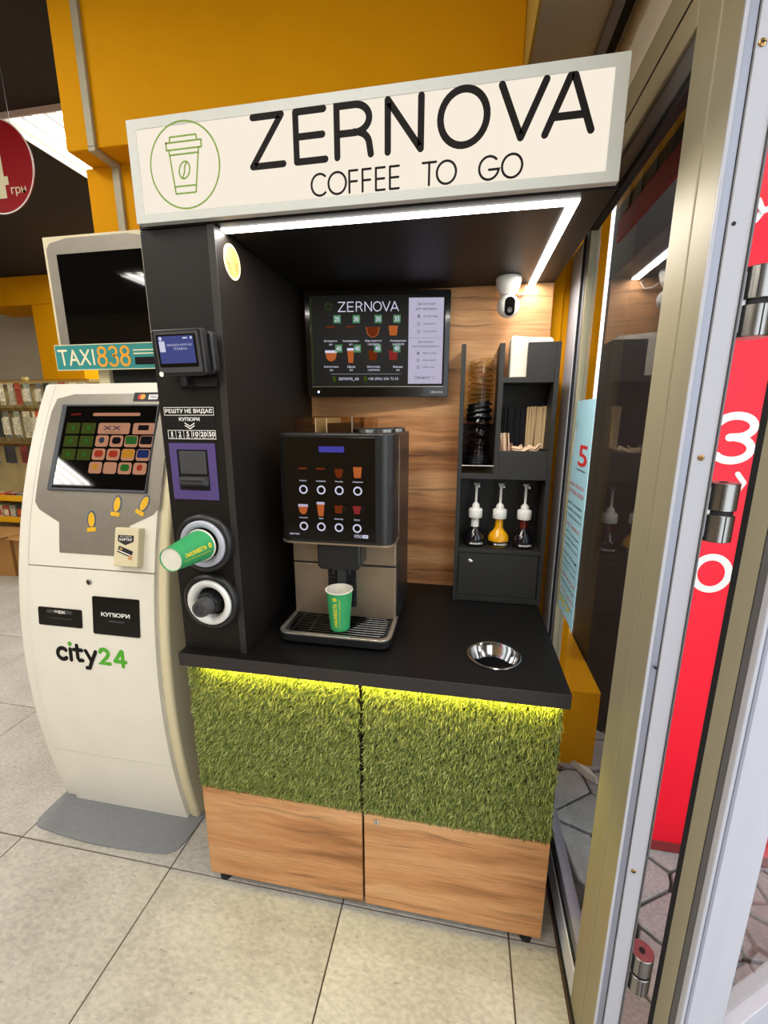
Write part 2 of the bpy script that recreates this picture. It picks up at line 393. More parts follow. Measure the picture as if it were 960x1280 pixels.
B().box(1.043, 1.066, -4.4, .65, 2.385, 2.402).build('track_rail', M['alu_grey'], sf)
B().box(1.066, 1.090, -4.4, .65, 2.392, 2.402).build('track_groove', M['rubber'], sf)
structure(B().box(1.10, 1.22, -4.4, .66, 2.20, 2.40).build('wall_right', M['beige_wall']))
# near part of the right wall, behind the door opening
structure(B().box(1.08, 1.2, -4.4, -2.3, -.02, 2.2).build('wall_entrance', M['beige_wall']))
# yellow portal at the far end of the shop
pt = structure(B().box(-4.9, -3.5, 3.4, 3.9, 2.70, 2.998).box(-4.07, -3.5, 3.4, 4.3, -.02, 2.70).build('wall_portal', M['yellow_wall'], bev=.01))
structure(B().box(-5.9, -4.0, 4.3, 4.4, -.02, 2.9).build('wall_alcove', M['beige_wall']))
# outside ground
pv = structure(B().box(1.14, 6.5, -3, 6.5, -.12, -.045).build('floor_outside', M['paving_joint']))
def voronoi(x0, x1, y0, y1, s, gap):
    nx, ny = int((x1-x0)/s), int((y1-y0)/s); pts = {}
    for i in range(-2, nx+2):
        for j in range(-2, ny+2): pts[(i, j)] = (x0+(i+.5+random.uniform(-.42, .42))*s, y0+(j+.5+random.uniform(-.42, .42))*s)
    cells = []
    for (i, j), c in pts.items():
        if not (0 <= i < nx and 0 <= j < ny): continue
        poly = [(c[0]-2*s, c[1]-2*s), (c[0]+2*s, c[1]-2*s), (c[0]+2*s, c[1]+2*s), (c[0]-2*s, c[1]+2*s)]
        for di in range(-2, 3):
            for dj in range(-2, 3):
                q = pts.get((i+di, j+dj))
                if q is None or (di == 0 and dj == 0): continue
                dx, dy = q[0]-c[0], q[1]-c[1]; l = math.hypot(dx, dy); nxx, nyy = dx/l, dy/l; lim = l/2-gap
                out = []
                for a, b in zip(poly, poly[1:]+poly[:1]):
                    da = (a[0]-c[0])*nxx+(a[1]-c[1])*nyy-lim; db = (b[0]-c[0])*nxx+(b[1]-c[1])*nyy-lim
                    if da <= 0: out.append(a)
                    if da*db < 0:
                        t = da/(da-db); out.append((a[0]+(b[0]-a[0])*t, a[1]+(b[1]-a[1])*t))
                poly = out
                if len(poly) < 3: break
            if len(poly) < 3: break
        if len(poly) >= 3: cells.append((c, poly))
    return cells
cells = voronoi(1.14, 4.4, -1.6, 3.2, .165, .005)
cells.sort(key=lambda c: math.hypot(c[0][0]-1.3, c[0][1]-.1))
rest = B()
for k, (c, poly) in enumerate(cells):
    h = -.022+random.uniform(-.003, .003)
    if k < 290:
        o = B().prism([(a-c[0], b-c[1]) for a, b in poly], -.028, 0, up(0)).build('paving_stone', M['paving_grey'], pv, bev=.004, seg=1); o.location = (c[0], c[1], h)
    else: rest.prism(poly, h-.028, h, up(0))
rest.build('paving_stones', M['paving_grey'], pv, kind='stuff')
# ------------------------------------------------------------------ glazed shop-front panel (fixed) and open door leaf
wn = bpy.data.objects.new('window_1', None); COL.objects.link(wn); wn.location = (X_W, .2, 0); OFF[wn.name] = (X_W, .2, 0); structure(wn)
wn['label'] = 'fixed glazed shop front panel in olive aluminium frame beside the kiosk'
zt_ = 2.075
st = B().box(X_W, 1.13, -.178, -.10, 0, 2.2).build('stile', M['alu_olive'], wn, bev=.003, label='wide olive near stile')
B().box(X_W, 1.084, -.243, -.181, 0, 2.2).box(1.084, 1.098, -.236, -.18, 0, 2.2).build('stile_cap', M['alu_olive'], st, bev=.002)
B().box(1.0845, 1.0975, -.241, -.235, 0, 2.2).build('edge_channel', M['alu_grey'], st)
B().box(1.0978, 1.0992, -.240, -.232, 0, 2.2).build('edge_gasket', M['rubber'], st)
B().box(1.0795, 1.0842, -.2465, -.2435, 0, 2.2).build('edge_lip', M['alu_white'], st)
B().box(1.0994, 1.1285, -.2445, -.18, 0, 2.2).build('edge_plate', M['alu_white'], st, bev=.001)
B().box(1.1287, 1.131, -.2475, -.18, 0, 2.2).build('edge_bead', M['alu_dark'], st)
for zz, xx in ((1.424, 1.112), (1.952, 1.106), (.62, 1.110)):
    fr = front(-.2446, xx, zz)
    sc_ = B().lathe([(.0046, 0), (.0046, .0012), (.0032, .0022)], fr, 14).build('screw', M['brass'], st, smooth=40)
    B().box(-.003, .003, -.0006, .0006, .0018, .0027, fr).box(-.0006, .0006, -.003, .003, .0018, .0027, fr).build('cross_slot', M['rubber'], sc_)
for zz, xx in ((1.746, 1.106), (1.06, 1.094)):
    B().lathe([(.0028, -.001), (.0028, .0006)], front(-.2446, xx, zz), 12).build('screw_hole', M['rubber'], st)
fs = B().box(X_W, 1.13, .535, .66, 0, 2.0).build('stile', M['frame_pale'], wn, bev=.003, label='light grey far stile')
B().box(1.083, 1.089, .527, .535, .1, 2.05).build('gasket', M['rubber'], fs)
B().box(1.089, 1.12, .518, .535, .1, 2.05).build('glazing_bead', M['alu_grey'], fs, bev=.002)
B().box(1.092, 1.12, .500, .516, .1, 2.05).build('glazing_bead', M['alu_olive'], fs, bev=.002)
br = B().box(X_W, 1.13, -.10, .535, .012, .105).build('rail', M['frame_pale'], wn, bev=.003)
B().box(1.076, X_W, -.25, .66, 0, .014).build('floor_seal', M['rubber'], br)
B().box(1.083, 1.089, -.10, .535, .105, .112).build('gasket', M['rubber'], br)
B().box(1.089, 1.12, -.10, .47, .105, .15).build('glazing_bead', M['alu_grey'], br, bev=.002)
tr = B().box(X_W, 1.13, -.10, .66, zt_, 2.2).build('rail', M['alu_olive'], wn, bev=.003)
B().box(1.0785, X_W, -.10, .66, 2.128, 2.131).build('groove', M['rubber'], tr)
B().box(1.087, 1.12, -.10, .535, 2.03, zt_).build('glazing_bead', M['alu_dark'], tr, bev=.002)  # top bead's shade is put into its darker aluminium colour
B().box(1.092, 1.112, -.10, .535, 2.014, 2.03).build('gasket', M['rubber'], tr)
B().box(1.101, 1.107, -.10, .50, .12, 2.03).build('pane', M['pane_glass'], wn)
# door leaf, opened outwards
dv = Vector((.848, .530, 0)); nv = Vector((.530, -.848, 0)); A0 = Vector((1.187, -.238, 0))
LF = F(A0, dv, nv)      # a along the leaf, b towards the room side, c = u x v = -z
def leafbox(b, a0, a1, b0, b1, z0, z1): return b.box(a0, a1, b0, b1, -z1, -z0, LF)
dl = bpy.data.objects.new('door_1', None); COL.objects.link(dl); dl.location = tuple(A0); OFF[dl.name] = tuple(A0); structure(dl)
dl['label'] = 'glazed aluminium entrance door leaf swung open outwards'
d0 = leafbox(B(), .003, .163, .004, .055, .015, 2.15).build('stile', M['alu_white'], dl, bev=.002)
leafbox(B(), -.001, .003, .0, .010, .015, 2.15).build('gasket', M['rubber'], d0)
leafbox(B(), -.002, .003, .010, .036, .015, 2.15).build('edge_face', M['alu_olive'], d0)
leafbox(B(), -.0015, .003, .0362, .0375, .015, 2.15).build('gasket', M['rubber'], d0)
leafbox(B(), -.002, .003, .0376, .047, .015, 2.15).build('edge_channel', M['alu_dark'], d0)
leafbox(B(), -.003, .004, .047, .0575, .015, 2.15).build('edge_lip', M['alu_white'], d0, bev=.002)
leafbox(B(), .012, .022, .0545, .0565, .015, 2.15).build('lip_shadow_strip', M['alu_grey'], d0)  # raised grey strip stands in for the shadow along the lip
leafbox(B(), .163, .72, .004, .055, .015, .14).build('rail', M['alu_white'], dl, bev=.002)
leafbox(B(), .163, .72, .004, .055, 2.02, 2.15).build('rail', M['alu_white'], dl, bev=.002)
leafbox(B(), .72, .86, .004, .055, .015, 2.15).build('stile', M['alu_white'], dl, bev=.002)
leafbox(B(), .163, .175, .02, .05, .14, 2.02).build('glazing_bead', M['alu_grey'], dl)
leafbox(B(), .163, .72, .026, .032, .14, 2.02).build('pane', M['pane_glass'], dl)
for zc_ in (1.645, 1.338, .36):
    fr = up(zc_, 1.156, -.232)
    hg = B().lathe([(.021, .0035), (.022, .0045), (.022, .046), (.021, .047)], fr, 28).build('hinge', M['steel'], dl, smooth=40)
    B().lathe([(.021, -.047), (.022, -.046), (.022, -.0045), (.021, -.0035)], fr, 28).build('lower_barrel', M['steel'], hg, smooth=40)
    B().lathe([(.0185, -.0036), (.0185, .0036)], fr, 28).build('washer', M['rubber'], hg, smooth=40)
    B().box(-.0007, .0007, -.0226, -.0215, -.046, -.0045, fr).box(-.0107, -.0093, -.0202, -.0188, .0045, .046, fr).build('seam', M['rubber'], hg)
    B().lathe([(.006, .047), (.006, .0478)], fr, 14).build('pin_hole', M['rubber'], hg)
    B().box(-.0265, -.012, -.008, .008, -.04, .04, fr).build('hinge_plate', M['steel'], hg)
# ------------------------------------------------------------------ ceiling luminaires of the shop
def luminaire(x, y, label):
    t = thing('ceiling_light', label, 'lamp', (x, y, 2.9745), 'fluorescent ceiling lights', local=True)
    hb = B().box(-.30, .30, -.6, .6, .022, .025).box(-.30, -.292, -.6, .6, -.004, .022).box(.292, .30, -.6, .6, -.004, .022).box(-.292, .292, -.6, -.592, -.004, .022).box(-.292, .292, .592, .6, -.004, .022)
    hb.build('housing', M['white_plastic'], t)
    for k in range(4):
        xx = -.21+.14*k
        B().tube([(xx, -.58, .008), (xx, .58, .008)], .013, 10).build('tube', M['tube_white'], t, smooth=60)
    for k in range(3):
        xx = -.14+.14*k
        B().box(xx-.005, xx+.005, -.59, .59, -.003, .0215).build('louvre', M['white_plastic'], t)
    a = area('lamp_glow', (0, 0, -.02), .55, 1.15, LAMP_W, (1, .955, .89), parent=t)
    return t
for x, y, l in ((-1.39, 1.80, 'fluorescent ceiling light beside the yellow beam, above the round red sign'),
                (-1.39, -.75, 'fluorescent ceiling light over the floor in front of the payment terminal'),
                (-1.1, -2.9, 'fluorescent ceiling light nearest the rear wall'),
                (-3.0, 3.55, 'fluorescent ceiling light far down the shop by the yellow portal'),
                (-3.6, 1.0, 'fluorescent ceiling light over the shelving aisle'),
                (-2.67, -3.25, 'fluorescent ceiling light mirrored in the dark upper monitor'),
                (-3.83, -1.83, 'fluorescent ceiling light mirrored in the payment terminal touch screen'),
                (.15, -1.45, 'fluorescent ceiling light behind the photographer')):  # added lamp out of view, moved close to brighten the soffit
    luminaire(x, y, l)
# ------------------------------------------------------------------ kiosk: base cabinet
KX, ZT, YB, ZC = 1.02, .848, .591, 1.905
cab = thing('base_cabinet', 'low kiosk cabinet with green turf panels above oak fronts under the black worktop', 'cabinet', (.51, .28, 0))
B().box(.004, KX-.004, .019, YB, .0425, .70).box(.004, .022, .019, YB, .70, .809).box(KX-.022, KX-.004, .019, YB, .70, .809).box(.022, KX-.022, .019, .036, .70, .809).box(.022, KX-.022, YB-.018, YB, .70, .809).build('body', M['black_board'], cab)
for x0, x1 in ((.0, .5045), (.5115, KX)):
    d = B().box(x0, x1, 0, .018, .0425, .3728).build('door', M['oak_panel'], cab, bev=.0012, label='oak wood door')
    if x0 > .3:
        fr = front(0, .548, .352)
        lk = B().lathe([(.0085, -.002), (.0085, .003), (.007, .004)], fr, 20).build('lock', M['chrome'], d, smooth=40)
        B().box(-.001, .001, -.004, .004, .0035, .0046, fr).build('keyhole', M['rubber'], lk)
    p = B().box(x0+.001, x1-.001, .004, .018, .381, .806).build('turf_panel', M['black_board'], cab, label='artificial turf panel')
    # blades of the turf
    n = 21000; w_, h_ = (x1-x0-.006), .418
    bx = x0+.003+RNG.random(n)*w_; bz = .385+RNG.random(n)*h_
    L = RNG.uniform(.012, .022, n); th = RNG.normal(-2.2, .75, n)       # lean direction in the x-z plane
    lean = RNG.uniform(.45, .95, n); wd = RNG.uniform(.0011, .0018, n)
    dx, dz = np.cos(th)*lean, np.sin(th)*lean; dy = -np.sqrt(1-lean**2)
    px_, pz_ = -np.sin(th), np.cos(th); tw = RNG.uniform(-.8, .8, n)
    sx, sy, sz = px_*np.cos(tw), np.sin(tw), pz_*np.cos(tw)
    off = OFF[p.name]; V = np.empty((n, 5, 3))
    bend = RNG.uniform(.15, .5, n)
    root = np.stack([bx, np.full(n, .004), bz], 1); S_ = np.stack([sx, sy, sz], 1)*wd[:, None]
    mid = root+np.stack([dx*.42, dy*.75-.15, dz*.42], 1)*L[:, None]*.55
    tip = root+np.stack([dx, dy*(.9-bend*.3)-.06, dz-.25*bend], 1)*L[:, None]
    V[:, 0] = root-S_*.8; V[:, 1] = root+S_*.8; V[:, 2] = mid+S_; V[:, 3] = mid-S_; V[:, 4] = tip
    V[:, :, 2] = np.minimum(V[:, :, 2], .808)
    b = B(); b.v = [tuple(q) for q in V.reshape(-1, 3)]
    b.f = [f for k in range(0, n*5, 5) for f in ((k, k+1, k+2, k+3), (k+3, k+2, k+4))]
    b.build('turf', M['turf_green'], p, kind='stuff')
for x, y in ((.033, .03), (.985, .03), (.033, .56), (.985, .56), (.50, .10)):
    B().lathe([(.018, 0), (.018, .006), (.011, .010), (.011, .043)], up(0, x, y), 16).build('foot', M['rubber'], cab, smooth=40)
# worktop
wt = thing('worktop', 'thick black laminate worktop carrying the coffee machine and rack', 'worktop', (.51, .28, .81))
hx, hy, hr = .855, .110, .066
poly = []
bw = B()
N = 40
outer = []
for i in range(N):
    t = 2*math.pi*i/N; c_, s_ = math.cos(t), math.sin(t); x0, x1, y0, y1 = -.0022, 1.0244, -.0325, YB
    k = min([(x1-hx)/c_ if c_ > 1e-6 else 9, (x0-hx)/c_ if c_ < -1e-6 else 9, (y1-hy)/s_ if s_ > 1e-6 else 9, (y0-hy)/s_ if s_ < -1e-6 else 9])
    outer.append((hx+c_*k, hy+s_*k, t))
for cx, cy in ((x0, y0), (x1, y0), (x1, y1), (x0, y1)): outer.append((cx, cy, math.atan2(cy-hy, cx-hx) % (2*math.pi)))
outer.sort(key=lambda q: q[2])
bw.ring([(a, b) for a, b, t in outer], [(hx+hr*math.cos(t), hy+hr*math.sin(t)) for a, b, t in outer], .8097, ZT, up(0))
bw.build('top_board', M['black_top'], wt)
B().box(-.0024, 1.0246, -.0345, -.0323, .8095, ZT-.0005).build('front_edge', M['black_edge'], wt, bev=.0006)
B().box(.05, 1.006, -.022, -.012, .8035, .8094).build('led_strip', M['led_yellow'], wt, label='glowing yellow strip under the front edge')
area('led_glow', (.528, -.017, .802), .95, .01, 2.6, (1, .84, .10), rot=(R(12), 0, 0), parent=wt)
# waste chute
ch = thing('waste_chute', 'round polished steel waste chute ring set in the black worktop', 'waste chute', (hx, hy, ZT))
B().lathe([(.0655, -.034), (.0655, -.002), (.0705, .0004), (.0722, .0026), (.069, .0042), (.064, .0032), (.0625, -.006), (.054, -.024), (.050, -.034)], up(ZT, hx, hy), 48, caps=False).build('rim', M['chrome'], ch, smooth=50)
B().lathe([(.0600, -.13), (.0630, -.012)], up(ZT, hx, hy), 32, caps=False).flat(circ(hx, hy, .0625, 32), up(ZT-.129)).build('bin_sleeve', M['rubber'], ch, smooth=50)
# ------------------------------------------------------------------ kiosk: payment column
col = thing('payment_column', 'tall black column of the kiosk holding payment devices and cup dispensers', 'column', (.09, .29, ZT))
B().box(-.0023, .168, 0, .02, ZT, ZC-.002).build('front_board', M['black_board'], col, bev=.001)
B().box(.168, .186, -.002, YB-.002, ZT, ZC-.002).build('side_board', M['black_board'], col, bev=.001)
B().box(.1683, .1857, -.0032, -.0018, ZT, ZC-.002).build('edge_band', M['black_edge'], col)
B().box(-.0023, .0157, .02, YB-.002, ZT, ZC-.002).build('side_board', M['black_board'], col)
# back panel
bp_ = tag(B().box(.187, 1.016, YB, YB+.018, ZT-.05, ZC).build('back_panel', M['oak_panel'], bev=.001), 'oak wood back panel of the kiosk behind the coffee machine', 'panel')
# canopy
cp = thing('canopy', 'black kiosk canopy with a bright strip light set under it', 'canopy', (.51, .3, ZC))
B().box(-.0023, 1.018, .0, YB+.02, ZC, 2.10).build('box', M['black_board'], cp, bev=.001)
B().box(.186, .958, .0255, .0475, ZC-.004, ZC).build('led_profile', M['led_white'], cp, label='bright white strip along the front')
B().box(.937, .958, .0475, YB, ZC-.004, ZC).build('led_profile', M['led_white'], cp, label='bright white strip along the right side')
area('led_glow', (.57, .0365, ZC-.006), .76, .02, 5.0, (1, .94, .86), parent=cp)
area('led_glow', (.948, .32, ZC-.006), .02, .53, 2.6, (1, .94, .86), parent=cp)
# lightbox sign
sx0, sx1, sz0, sz1, sy = .0073, 1.0126, 1.9085, 2.1076, -.0197
sg = thing('lightbox_sign', 'long white backlit sign reading coffee to go on top of the kiosk', 'sign', (.51, -.01, sz0))
SF = front(sy)
B().ring([(sx0, sz0), (sx1, sz0), (sx1, sz1), (sx0, sz1)], [(.029, 1.927), (.988, 1.927), (.988, 2.0875), (.029, 2.0875)], -.017, 0, SF).build('frame', M['sign_frame'], sg, bev=.0008)
B().box(.029, .988, sy+.0012, sy+.004, 1.927, 2.0875).build('lit_face', M['sign_lit'], sg)
z0, z1 = 1.9945, 2.0815
def letters():
    def arc(cx, cy, rx, ry, a0, a1, n=14): return [(cx+rx*math.cos(R(a0+(a1-a0)*i/n)), cy+ry*math.sin(R(a0+(a1-a0)*i/n))) for i in range(n+1)]
    m = (z0+z1)/2
    yield [[(.300, z1), (.362, z1), (.295, z0), (.363, z0)]]
    yield [[(.451, z1), (.392, z1), (.392, z0), (.453, z0)], [(.392, m), (.448, m)]]
    yield [[(.478, z0), (.478, z1), (.515, z1)]+arc(.515, z1-.0235, .029, .0235, 90, -90)+[(.478, z1-.047)], [(.518, z1-.047)]+arc(.518, z1-.070, .026, .023, 90, 10, 6)+[(.547, z0)]]
    yield [[(.581, z0), (.581, z1), (.646, z0), (.646, z1)]]
    yield [arc(.7265, m, .0435, (z1-z0)/2+.002, 0, 360, 36)]
    yield [[(.795, z1), (.833, z0), (.873, z1)]]
    yield [[(.876, z0), (.914, z1), (.922, z1), (.956, z0)], [(.889, z0+.026), (.944, z0+.026)]]
for Ls in letters(): B().stroke(Ls, .0128, SF, .0004).build('letter', M['black_ink'], sg)
b = B(); xx = .4205; zb0, zb1 = 1.9305, 1.9695
def arc2(cx, cy, rx, ry, a0, a1, n=20): return [(cx+rx*math.cos(R(a0+(a1-a0)*i/n)), cy+ry*math.sin(R(a0+(a1-a0)*i/n))) for i in range(n+1)]
mz = (zb0+zb1)/2; hh = (zb1-zb0)/2
def small(chs, x):
    for ch_ in chs:
        if ch_ == 'C': L = [arc2(x+.019, mz, .0178, hh, 48, 312)]; x += .037
        elif ch_ == 'O': L = [arc2(x+.019, mz, .0185, hh, 0, 360, 30)]; x += .0425
        elif ch_ == 'F': L = [[(x+.002, zb0), (x+.002, zb1), (x+.019, zb1)], [(x+.002, mz), (x+.018, mz)]]; x += .0275
        elif ch_ == 'E': L = [[(x+.020, zb0), (x+.002, zb0), (x+.002, zb1), (x+.020, zb1)], [(x+.002, mz), (x+.019, mz)]]; x += .0285
        elif ch_ == 'T': L = [[(x, zb1), (x+.026, zb1)], [(x+.013, zb1), (x+.013, zb0)]]; x += .0275
        elif ch_ == 'G': L = [arc2(x+.019, mz, .0185, hh, 45, 352)+[(x+.019, mz-.003)]]; x += .0425
        else: x += .0385; continue
        B().stroke(L, .0044, SF, .0004, 8).build('letter', M['black_ink'], sg)
    return x
small('COFFEE TO GO', .4205)
em = B(); cx, cz = .1385, 2.0115
em.annulus(circ(cx, cz, .0832, 56), circ(cx, cz, .0797, 56), SF, .0004).build('emblem_ring', M['olive_ink'], sg)
em = B(); w_ = .0034
em.stroke([[(.107, 2.056), (.109, 2.066), (.170, 2.066), (.1715, 2.056)], [(.099, 2.0555), (.1815, 2.0555), (.1815, 2.042), (.099, 2.042), (.099, 2.0555)],
           [(.105, 2.042), (.113, 1.959), (.161, 1.959), (.175, 2.042)], [(.106, 2.032), (.173, 2.032)], [(.112, 1.972), (.164, 1.972)],
           [(.139+.0165*math.cos(t)*math.cos(1.2)-.012*math.sin(t)*math.sin(1.2), 2.0015+.0165*math.cos(t)*math.sin(1.2)+.012*math.sin(t)*math.cos(1.2)) for t in [2*math.pi*i/20 for i in range(21)]],
           [(.134, 1.988), (.139, 1.997), (.140, 2.006), (.145, 2.015)]], w_, SF, .0004, 8)
em.build('cup_emblem', M['olive_ink'], sg)
# ------------------------------------------------------------------ things on the payment column
ct = thing('card_reader', 'small black card payment terminal with lit blue screen on the column', 'card reader', (.10, -.03, 1.58))
CF = F((.102, -.052, 1.627), (.995, -.06, 0), (0, -.10, .995))
B().prism(rrect(-.066, .066, -.050, .052, .008), -.022, 0, CF).build('body', M['black_plastic'], ct, bev=.003, smooth=40)
B().prism(rrect(-.058, .058, -.042, .046, .004), 0, .0012, CF).build('bezel', M['dark_grey'], ct)
s_ = B().prism(rrect(-.053, .050, -.030, .040, .002), .0012, .002, CF).build('screen', M['black_gloss'], ct)
B().flat([(-.048, -.022), (.045, -.022), (.045, .0365), (-.048, .0365)], CF, .0024).build('screen_image', M['scr_blue'], s_)
b = B(); b.flat(circ(-.041, .0315, .0045, 12), CF, .0028).box(.018, .030, .030, .033, .0026, .0028, CF).flat(circ(.040, .0315, .003, 10), CF, .0028)
b.flat([(-.046, .003), (-.031, .003), (-.031, .026), (-.046, .026)], CF, .0028)
b.text('ПРИКЛАДІТЬ КАРТКУ АБО', -.026, .040, .0140, .0195, CF, .0028).text('ТЕЛЕФОН', -.010, .026, .0065, .0115, CF, .0028)
b.build('screen_text', M['scr_white'], s_)
B().prism(circ(0, 0, .006, 12), .0013, .0016, F(CF(-.054, -.045), CF.u, CF.v)).build('contactless_mark', M['white_ink'], ct)
B().prism(rrect(-.030, .045, -.047, .047, .012), -.045, -.022, F(CF(.030, 0), CF.u, CF.v)).build('rear_housing', M['black_plastic'], ct, bev=.004, smooth=40)
B().tube([CF(-.01, -.05, -.015), CF(-.01, -.066, -.018), (.092, -.001, 1.558)], .009, 10).box(.06, .165, -.012, -.001, 1.556, 1.575).build('bracket', M['black_plastic'], ct, smooth=40)
# price notice
dc = thing('notice_sticker', 'black notice sticker with white banknote values above the purple frame', 'sticker', (.078, -.001, 1.43))
DF = front(-.0009)
B().box(.008, .150, -.0008, -.0001, 1.426, 1.512).build('backing', M['black_ink'], dc)
b = B()
def outline(b, x0, x1, z0, z1, w, fr, c=.0003): b.annulus([(x0, z0), (x1, z0), (x1, z1), (x0, z1)], [(x0+w, z0+w), (x1-w, z0+w), (x1-w, z1-w), (x0+w, z1-w)], fr, c)
outline(b, .010, .146, 1.488, 1.508, .0012, DF)
outline(b, .015, .147, 1.430, 1.452, .0012, DF)
for k in range(1, 6): b.flat([(.015+.022*k-.0005, 1.431), (.015+.022*k+.0005, 1.431), (.015+.022*k+.0005, 1.451), (.015+.022*k-.0005, 1.451)], DF, .0003)
b.text('РЕШТУ НЕ ВИДАЄ', .0135, .1425, 1.492, 1.504, DF, .0003, off=.018)
b.text('КУПЮРИ', .050, .106, 1.4745, 1.4835, DF, .0003, off=.018)
for k in range(2): b.stroke([[(.065, 1.4695-.006*k), (.078, 1.4615-.006*k), (.091, 1.4695-.006*k)]], .0022, DF, .0003, 6)
for k, t in enumerate(('1', '2', '5', '10', '20', '50')):
    w2 = (.0018, .0034, .0034, .0075, .0085, .0085)[k]; c0 = .026+.022*k
    b.text(t, c0-w2, c0+w2, 1.4365, 1.4485, DF, .0003, off=.02)
    b.flat([(c0-.005, 1.433), (c0+.005, 1.433), (c0+.005, 1.4342), (c0-.005, 1.4342)], DF, .0003)
b.build('lettering', M['white_ink'], dc)
# bill acceptor
ba = thing('bill_acceptor', 'banknote acceptor in a purple frame on the black column', 'bill acceptor', (.078, -.004, 1.28))
PF = front(0)
B().ring([(.0145, 1.276), (.142, 1.276), (.142, 1.420), (.0145, 1.420)], [(.0345, 1.300), (.1205, 1.300), (.1205, 1.404), (.0345, 1.404)], .0003, .003, PF).build('frame', M['purple'], ba)
B().box(.0347, .1203, -.0015, -.0003, 1.3002, 1.4038).build('recess', M['black_ink'], ba)
B().prism(rrect(.041, .115, 1.342, 1.400, .003), .0015, .004, PF).build('upper_mask', M['dark_grey'], ba, bev=.001)
B().prism([(.038, 1.336), (.118, 1.336), (.116, 1.310), (.040, 1.310)], .0015, .016, PF, [(.043, 1.332), (.113, 1.332), (.110, 1.318), (.046, 1.318)]).build('bill_mouth', M['dark_grey'], ba, bev=.001)
B().box(.048, .108, -.0172, -.0155, 1.3235, 1.3275).build('slot', M['rubber'], ba)
# cup dispensers and cups
def cup(name, label, at, rot, spin=0.0, h=.12, rt=.039, rb=.0285):
    t = thing(name, label, 'cup', at, 'green paper cups', local=True, rot=rot)
    I = up(0)
    B().lathe([(rb-.001, .004), (rb, 0), (rb, .002), (rt-.0012, h-.003), (rt-.0012, h-.0015)], I, 40, caps=False).build('sleeve', M['cup_green'], t, smooth=60)
    B().lathe([(rt-.0014, h-.0042), (rt+.001, h-.0025), (rt+.0005, h), (rt-.002, h-.0008), (rt-.003, h-.006), (rb-.002, .006)], I, 40, caps=False).flat(circ(0, 0, rb-.0018, 32), I, .0065).flat(list(reversed(circ(0, 0, rb-.001, 32))), I, .0035).build('inner_wall', M['white_paper'], t, smooth=60)
    b2 = B()
    def cone(a, zz):      # a: angle offset (rad), zz height
        r_ = rb+(rt-.0012-rb)*zz/h+.0005; return (r_*math.sin(a+spin), -r_*math.cos(a+spin), zz)
    for txt, o_, hg_, z0_, z1_ in (('СМІЛИВІСТЬ', 0.0, .30, .014, .088), ('БУТИ СОБОЮ ЩОДНЯ', .30, .13, .010, .100)):
        V, P, a_ = text2d(txt, .02 if hg_ > .2 else .0, 2)
        b2.add([cone(o_-q*hg_, z0_+p*(z1_-z0_)) for p, q in V], P)
    ro = circ(0, 0, 1, 16)
    b2.add([cone(-.15+.17*c*k, .101+.0055*s*k) for k in (1, .45) for c, s in ro], [(i, (i+1) % 16, 16+(i+1) % 16, 16+i) for i in range(16)])
    b2.build('lettering', M['yellow_ink'], t)
    return t
def dispenser(x, z, label, r0, cm='white_plastic'):
    t = thing('cup_dispenser', label, 'cup dispenser', (x, 0, z), 'round cup dispensers')
    fr = front(0, x, z)
    B().lathe([(r0, .0003), (r0, .018), (r0-.004, .023), (r0-.012, .024), (r0-.014, .018), (r0-.014, .002)], fr, 56, caps=False).build('outer_ring', M['black_plastic'], t, smooth=50)
    B().lathe([(r0-.0155, .006), (r0-.0155, .026), (r0-.020, .030), (r0-.030, .027), (.0425, .020), (.041, .004)], fr, 56, caps=False).build('collar', M[cm], t, smooth=60)
    return t, fr
t, fr = dispenser(.097, 1.163, 'upper round cup dispenser with a green paper cup in it', .078, 'collar_grey')
B().flat(circ(0, 0, .041, 32), fr, .001).build('tube_mouth', M['rubber'], t)
cup('paper_cup', 'green paper cup sticking out of the cup dispenser, base forward', (.097, -.150, 1.163), (R(-90), 0, 0), spin=R(88), rt=.041)
t, fr = dispenser(.1, 1.0, 'lower round cup dispenser, empty, with a black plunger', .078)
hexp = [(.035*math.cos(R(60*i+15)), .035*math.sin(R(60*i+15))) for i in range(6)]
B().prism(hexp, .004, .036, fr, [(a*.9, b*.9) for a, b in hexp]).build('plunger', M['black_plastic'], t, bev=.002)
B().lathe([(.024, .034), (.023, .060), (.021, .068), (.014, .069), (.013, .064)], fr, 32).build('plunger_tip', M['dark_grey'], t, smooth=40)
# gold round sticker on the inner side of the column (faces +x)
gs = thing('round_sticker', 'small round golden coffee sticker on the inner side of the column', 'sticker', (.1865, .066, 1.847))
GF = F((.1862, .066, 1.847), (0, 1, 0), (0, 0, 1))
B().prism(circ(0, 0, .039, 36), .0, .0008, GF).build('disc', M['gold_sticker'], gs)
B().annulus(circ(0, 0, .0385, 36), circ(0, 0, .034, 36), GF, .0011).build('rim_print', M['gold_pale'], gs)
B().stroke([[(-.022, -.002), (-.016, -.014), (-.006, -.018)], [(-.019, -.006), (-.010, -.010)]], .003, GF, .0011, 8).build('cup_print', M['sachet_brown'], gs)
B().text('COFFEE', .004, .026, -.004, .002, GF, .0011).text('TO GO', .006, .024, -.014, -.008, GF, .0011).build('lettering', M['sachet_brown'], gs)
